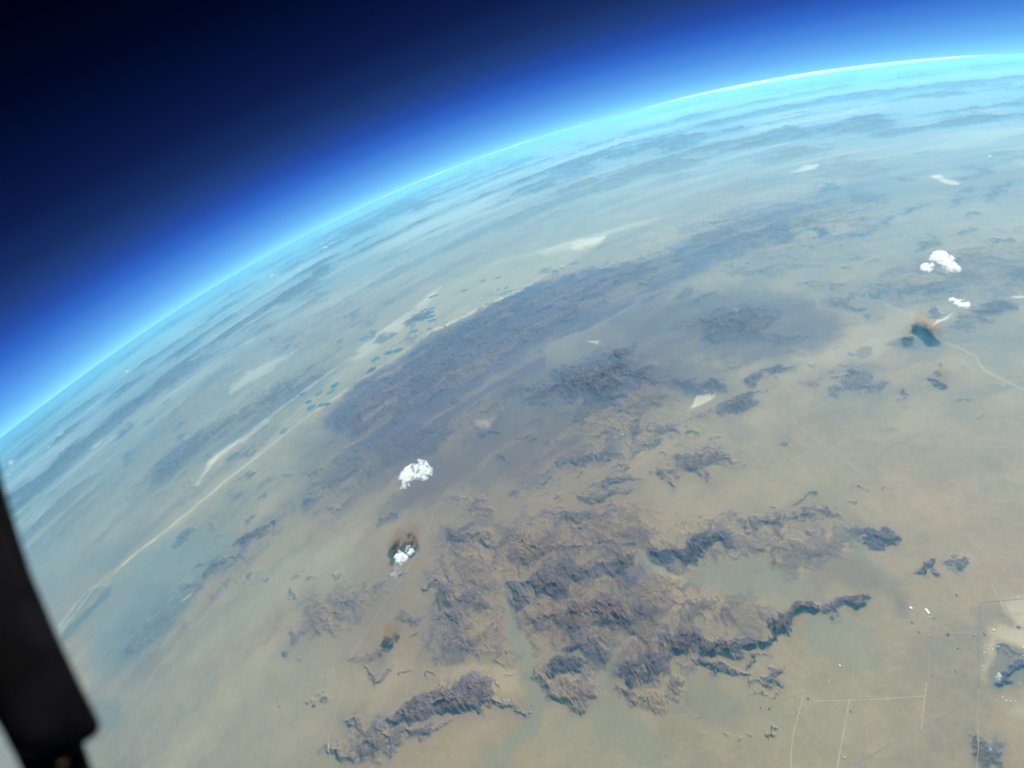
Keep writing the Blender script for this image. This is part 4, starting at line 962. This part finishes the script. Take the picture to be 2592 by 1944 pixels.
C([T(6, [(1603, 10), (1640, -25), (1690, -20), (1720, 10), (1755, 20), (1750, 50), (1795, 82), (1790, 102), (1740, 106), (1700, 95), (1680, 60), (1635, 45), (1610, 30)])],
  'brilliant white cloud bank at the upper right, the larger of a pair', CM_D, puff=.22, n=300, seed=5)
C([T(6, [(1552, 75), (1575, 60), (1605, 68), (1603, 92), (1580, 104), (1560, 95)])], 'small white puff at the left tip of the larger cloud bank', CM_D, puff=.22, n=50, seed=6)
C([T(6, [(1765, 300), (1790, 285), (1800, 300), (1840, 310), (1856, 335), (1830, 342), (1790, 330), (1770, 318)]), T(6, [(1730, 284), (1745, 286), (1755, 296), (1740, 294)])],
  'small ragged white cloud above the curved grey mountain', CM_M, puff=.17, n=80, seed=7)
C([T(9, [(2028, 1075), (2030, 1050), (2055, 1043), (2064, 1060), (2055, 1085), (2040, 1092)])], 'small bright cloud puff touching the dark blue hill by the town', CM_M, alt=3.0, puff=.06, n=40, seed=8)
C([T(9, [(1975, 1545), (1985, 1522), (1998, 1535), (1994, 1550)])], 'tiny cloud wisp on the bottom right corner hill', CM_M, alt=1.5, puff=.04, n=16, seed=9)
C([T(9, [(2165, 1110), (2180, 1100), (2195, 1115), (2175, 1125)])], 'faint cloud wisp right of the bright puff by the town', CM_T, alt=2.5, puff=.06, n=14, seed=10)
far_group = 'small clouds far off near the horizon'
for k, (P, lab, m) in enumerate([
 (T(2, [(1290, 1072), (1320, 1055), (1345, 1046), (1372, 1045), (1345, 1062), (1305, 1075)]), 'tiny far cloud, sharpest one under the middle of the horizon', CM_M),
 (T(2, [(1765, 910), (1800, 897), (1815, 902), (1780, 913)]), 'tiny far cloud, left of a faint pair near the horizon', CM_M),
 (T(2, [(1862, 888), (1880, 882), (1885, 888), (1868, 893)]), 'tiny far cloud, right of a faint pair near the horizon', CM_T),
 (T(1, [(2070, 1612), (2095, 1592), (2125, 1598), (2125, 1612), (2090, 1618)]), 'tiny bright far cloud left of the middle, below the horizon haze', CM_M),
 (T(1, [(2130, 1580), (2160, 1566), (2178, 1570), (2150, 1584)]), 'faint far cloud right of the tiny bright one', CM_T),
 (T(4, [(1752, 135), (1765, 120), (1785, 118), (1770, 132)]), 'tiny far cloud speck above the upper end of the long pale playa', CM_M),
 (T(4, [(812, 755), (822, 742), (838, 740), (828, 752)]), 'tiny far cloud speck near the left part of the horizon', CM_M),
 (T(4, [(370, 1175), (385, 1145), (410, 1135), (412, 1155), (390, 1165), (372, 1182)]), 'small far cloud above the large left one', CM_M),
 (T(4, [(305, 1245), (320, 1228), (328, 1230), (315, 1245)]), 'tiny far cloud speck between the two left clouds', CM_T),
 (T(4, [(60, 1355), (65, 1320), (90, 1322), (115, 1318), (112, 1335), (92, 1345), (85, 1362)]), 'largest ragged far cloud at the left edge above the dark arm', CM_M),
 (T(4, [(46, 1430), (56, 1410), (66, 1406), (60, 1422)]), 'tiny far cloud just above the tip of the dark arm', CM_T),
 (T(3, [(1974, 1018), (1985, 1008), (2004, 1011), (2000, 1021), (1985, 1023)]), 'tiny oval far cloud at the upper right', CM_M),
]):
    A = np.array(P); u, v = px_ground(A[:, 0].mean(), A[:, 1].mean(), 3.9)
    dd = float(np.hypot(u, v))
    C([P], lab, CM_F if m is CM_M else CM_T, alt=3.9, puff=dd / 30 * .045, n=44, seed=20 + k, flat=.5, group=far_group)

# thin cirrus sheets standing over the far rim, in real curved strips
def cirrus(az0, az1, dist, wid, alt, thick, lab, seed, dens):
    m, nt, b = new_mat('cirrus')
    L = nt.links.new
    b.inputs['Base Color'].default_value = (.93, .96, .97, 1); b.inputs['Specular IOR Level'].default_value = 0
    outn = nt.nodes.get('Material Output')
    tr = nt.nodes.new('ShaderNodeBsdfTransparent'); mx = nt.nodes.new('ShaderNodeMixShader')
    tl = nt.nodes.new('ShaderNodeBsdfTranslucent'); tl.inputs[0].default_value = (.93, .96, .97, 1)
    m2 = nt.nodes.new('ShaderNodeMixShader'); m2.inputs[0].default_value = .5
    L(b.outputs[0], m2.inputs[1]); L(tl.outputs[0], m2.inputs[2])
    at = nt.nodes.new('ShaderNodeAttribute'); at.attribute_name = 'thick'
    tc = nt.nodes.new('ShaderNodeTexCoord'); mp = nt.nodes.new('ShaderNodeMapping')
    n = nt.nodes.new('ShaderNodeTexNoise'); n.inputs['Scale'].default_value = .05; n.inputs['Detail'].default_value = 6
    L(tc.outputs['Object'], mp.inputs[0]); L(mp.outputs[0], n.inputs['Vector'])
    r = nt.nodes.new('ShaderNodeMapRange'); r.inputs['From Min'].default_value = .3; r.inputs['From Max'].default_value = .7
    r.inputs['To Max'].default_value = dens
    L(n.outputs['Fac'], r.inputs['Value'])
    mu = nt.nodes.new('ShaderNodeMath'); mu.operation = 'MULTIPLY'
    L(r.outputs[0], mu.inputs[0]); L(at.outputs['Fac'], mu.inputs[1])
    L(mu.outputs[0], mx.inputs[0]); L(tr.outputs[0], mx.inputs[1]); L(m2.outputs[0], mx.inputs[2]); L(mx.outputs[0], outn.inputs['Surface'])
    na, nr = 160, 12
    A = np.radians(np.linspace(az0, az1, na)); rr = np.linspace(-1, 1, nr)
    AA, RR = np.meshgrid(A, rr, indexing='ij')
    tt = np.linspace(0, 1, na)[:, None]
    prof = np.sin(np.pi * tt) ** .6
    dcur = dist + wid / 2 * RR * prof + 3 * fbm(tt * 6, tt * 0 + seed, 3, seed)
    u, v = dcur * np.cos(AA), dcur * np.sin(AA)
    edge = (1 - RR ** 2) * prof
    up = alt + thick * edge * .5; lo = alt - thick * edge * .5
    c1 = chart_point(u.ravel(), v.ravel(), up.ravel()); c2 = chart_point(u.ravel(), v.ravel(), lo.ravel())
    i = np.arange(na - 1)[:, None]; j = np.arange(nr - 1)[None]
    q = np.stack([i * nr + j, i * nr + j + 1, (i + 1) * nr + j + 1, (i + 1) * nr + j], -1).reshape(-1, 4)
    me = mesh_np('cirrus_cloud', np.vstack([c1, c2]), np.vstack([q, q[:, ::-1] + na * nr]), m)
    a = me.attributes.new('thick', 'FLOAT', 'POINT'); a.data.foreach_set('value', np.tile(np.sqrt(edge.ravel()), 2).astype(np.float32))
    o = obj('cirrus_cloud', me)
    return tag(o, lab, 'cloud')
def az_of(px, py):
    r = px_dir(px, py); return degrees(math.atan2(r[1], r[0]))
PSIH = (pi / 2 - ETA_G)
cirrus(az_of(1380, 240), az_of(2190, 122), R * (PSIH + .005), 34, .85, 1.9, 'long thin white cirrus band lying along the right part of the horizon', 3, .42)
cirrus(az_of(620, 520), az_of(1420, 225), R * (PSIH + .005), 20, .75, .8, 'faint thin cirrus streak along the middle of the horizon', 5, .22)
cirrus(az_of(-40, 965), az_of(330, 705), R * (PSIH + .01), 20, .75, .7, 'faint short cirrus streak along the left part of the horizon', 9, .22)

# ------------------------------------------------------------------ the payload arm hanging in front of the lens
def arm():
    D = 0.9                                          # its distance from the lens, in scene units
    root = bpy.data.objects.new('payload_arm', None); COL.objects.link(root)
    ax_a = px_dir(-130, 820); ax_b = px_dir(128, 1600)
    A = ax_a * D * 1.04; B = ax_b * D
    root.location = B
    dirv = (A - B); ln = np.linalg.norm(dirv); dirv /= ln
    view = -(A + B) / 2; view -= dirv * (view @ dirv); view /= np.linalg.norm(view)
    side = np.cross(dirv, view); side /= np.linalg.norm(side)
    if (side @ (px_dir(600, 1300) - px_dir(100, 1300))) < 0: side = -side
    blk, nt, b = new_mat('black_plastic')
    b.inputs['Roughness'].default_value = .6; b.inputs['Specular IOR Level'].default_value = .06
    n = nt.nodes.new('ShaderNodeTexNoise'); n.inputs['Scale'].default_value = 14; n.inputs['Detail'].default_value = 4
    r = nt.nodes.new('ShaderNodeValToRGB'); r.color_ramp.elements[0].position = .45; r.color_ramp.elements[1].position = .8
    r.color_ramp.elements[0].color = (.0005, .0005, .0008, 1); r.color_ramp.elements[1].color = (.0045, .004, .006, 1)
    tc = nt.nodes.new('ShaderNodeTexCoord')
    nt.links.new(tc.outputs['Object'], n.inputs['Vector']); nt.links.new(n.outputs['Fac'], r.inputs[0]); nt.links.new(r.outputs[0], b.inputs['Base Color'])
    def loft(name, RL, dep, off, rad=.25):
        """rounded bar swept along paired edge points (right, left)"""
        sec = []
        for k in range(24):
            a = 2 * pi * (k + .5) / 24; c, s_ = cos(a), sin(a); e = .35
            sec.append((abs(c) ** e * (1 if c > 0 else -1), abs(s_) ** e * (1 if s_ > 0 else -1)))
        co = []
        n = len(RL); ts = np.linspace(0, n - 1, (n - 1) * 6 + 1)
        RLa = np.array(RL, float)
        for t in ts:
            q = [np.interp(t, np.arange(n), RLa[:, c]) for c in range(5)]
            rp = px_dir(q[0], q[1]); lp = px_dir(q[2], q[3])
            rp = rp * D / (rp @ vc); lp = lp * D / (lp @ vc)
            m_, h_ = (rp + lp) / 2, (rp - lp) / 2
            for x, z in sec:
                co.append(m_ + h_ * x + vc * (off - dep * q[4] * z) - B)
        co = np.array(co); m = 24; N = len(ts)
        F = [[i * m + k, i * m + (k + 1) % m, (i + 1) * m + (k + 1) % m, (i + 1) * m + k] for i in range(N - 1) for k in range(m)]
        F += [list(range(m))[::-1], [(N - 1) * m + k for k in range(m)]]
        me = bpy.data.meshes.new(name); me.from_pydata([tuple(c) for c in co], [], F); me.update(); me.materials.append(blk)
        me.polygons.foreach_set('use_smooth', [True] * len(F))
        o = obj(name, me); o.parent = root; return o
    vc = px_dir(60, 1350)
    loft('sleeve', [(-90, 780, -270, 860, 1), (-40, 900, -230, 980, 1), (0, 1020, -185, 1100, 1), (24, 1106, -150, 1190, 1), (67, 1239, -105, 1320, 1),
                    (120, 1366, -55, 1440, 1), (167, 1466, -15, 1530, 1), (205, 1540, 14, 1592, 1), (213, 1560, 22, 1608, .97), (208, 1577, 36, 1622, .9), (190, 1592, 60, 1630, .7)], .05, 0)
    loft('rod', [(150, 1520, -20, 1540, 1), (178, 1596, 14, 1594, 1), (186, 1620, 26, 1620, 1), (200, 1662, 46, 1662, 1), (225, 1740, 84, 1740, 1), (260, 1850, 140, 1850, 1)], .035, .01)
    brass = noisy_mat('dull_brass', (.05, .036, .024), .3, 20, .4)
    for (sx, sy) in ((169, 1614), (136, 1640)):
        bm = bmesh.new(); bmesh.ops.create_cone(bm, cap_ends=True, segments=16, radius1=.006, radius2=.005, depth=.008)
        F = np.stack([side, dirv, view], 1)
        pb = px_dir(sx, sy); pb = pb * (D - .03) / (pb @ vc) - B
        for v_ in bm.verts: v_.co = Vector(F @ np.array(v_.co) + pb)
        me = bpy.data.meshes.new('bolt'); bm.to_mesh(me); bm.free(); me.materials.append(brass)
        obj('bolt', me).parent = root
    tag(root, 'black blurred payload arm with a rounded end at the lower left', 'payload arm')
arm()

# ------------------------------------------------------------------ haze: one closed shell of even air round the planet
def haze():
    na = 900
    psi = np.radians(np.concatenate([[.2], np.arange(.4, 40, .2), np.arange(42, 179, 2.)]))
    A = np.linspace(0, 2 * pi, na, endpoint=False)
    PS, AA = np.meshgrid(psi, A, indexing='ij')
    rr = R + HAZE_TOP
    co = np.stack([rr * np.sin(PS) * np.cos(AA), rr * np.sin(PS) * np.sin(AA), rr * np.cos(PS) - (R + ALT)], -1).reshape(-1, 3)
    npp = len(psi)
    i = np.arange(npp - 1)[:, None]; j = np.arange(na)[None, :]; j2 = (j + 1) % na
    q = np.stack([i * na + j, (i + 1) * na + j, (i + 1) * na + j2, i * na + j2], -1).reshape(-1, 4)
    me = bpy.data.meshes.new('haze')
    co = np.vstack([co, [0, 0, HAZE_TOP - ALT], [0, 0, -(2 * R + ALT) - HAZE_TOP]])
    top, bot = len(co) - 2, len(co) - 1; jj = np.arange(na); o_ = (npp - 1) * na
    tri = np.vstack([np.stack([np.full(na, top), jj, (jj + 1) % na], -1), np.stack([np.full(na, bot), o_ + (jj + 1) % na, o_ + jj], -1)])
    me.vertices.add(len(co)); me.vertices.foreach_set('co', co.astype(np.float32).ravel())
    nl = q.size + tri.size
    me.loops.add(nl); me.loops.foreach_set('vertex_index', np.concatenate([q.ravel(), tri.ravel()]).astype(np.int32))
    me.polygons.add(len(q) + len(tri))
    me.polygons.foreach_set('loop_start', np.concatenate([np.arange(0, q.size, 4), q.size + np.arange(0, tri.size, 3)]).astype(np.int32))
    me.update(calc_edges=True); me.validate()
    m = bpy.data.materials.new('air'); m.use_nodes = True; nt = m.node_tree; nt.nodes.clear()
    outn = nt.nodes.new('ShaderNodeOutputMaterial'); pv = nt.nodes.new('ShaderNodeVolumePrincipled')
    pv.inputs['Color'].default_value = (*HAZE_COL, 1); pv.inputs['Density'].default_value = HAZE_DENS
    pv.inputs['Anisotropy'].default_value = 0.30
    nt.links.new(pv.outputs[0], outn.inputs['Volume'])
    me.materials.append(m)
    o = obj('haze', me); tag(o, 'thin blue air layer hugging the curved ground', kind='stuff')
HAZE_COL = (.255, .715, 1.0); HAZE_DENS = .255
haze()
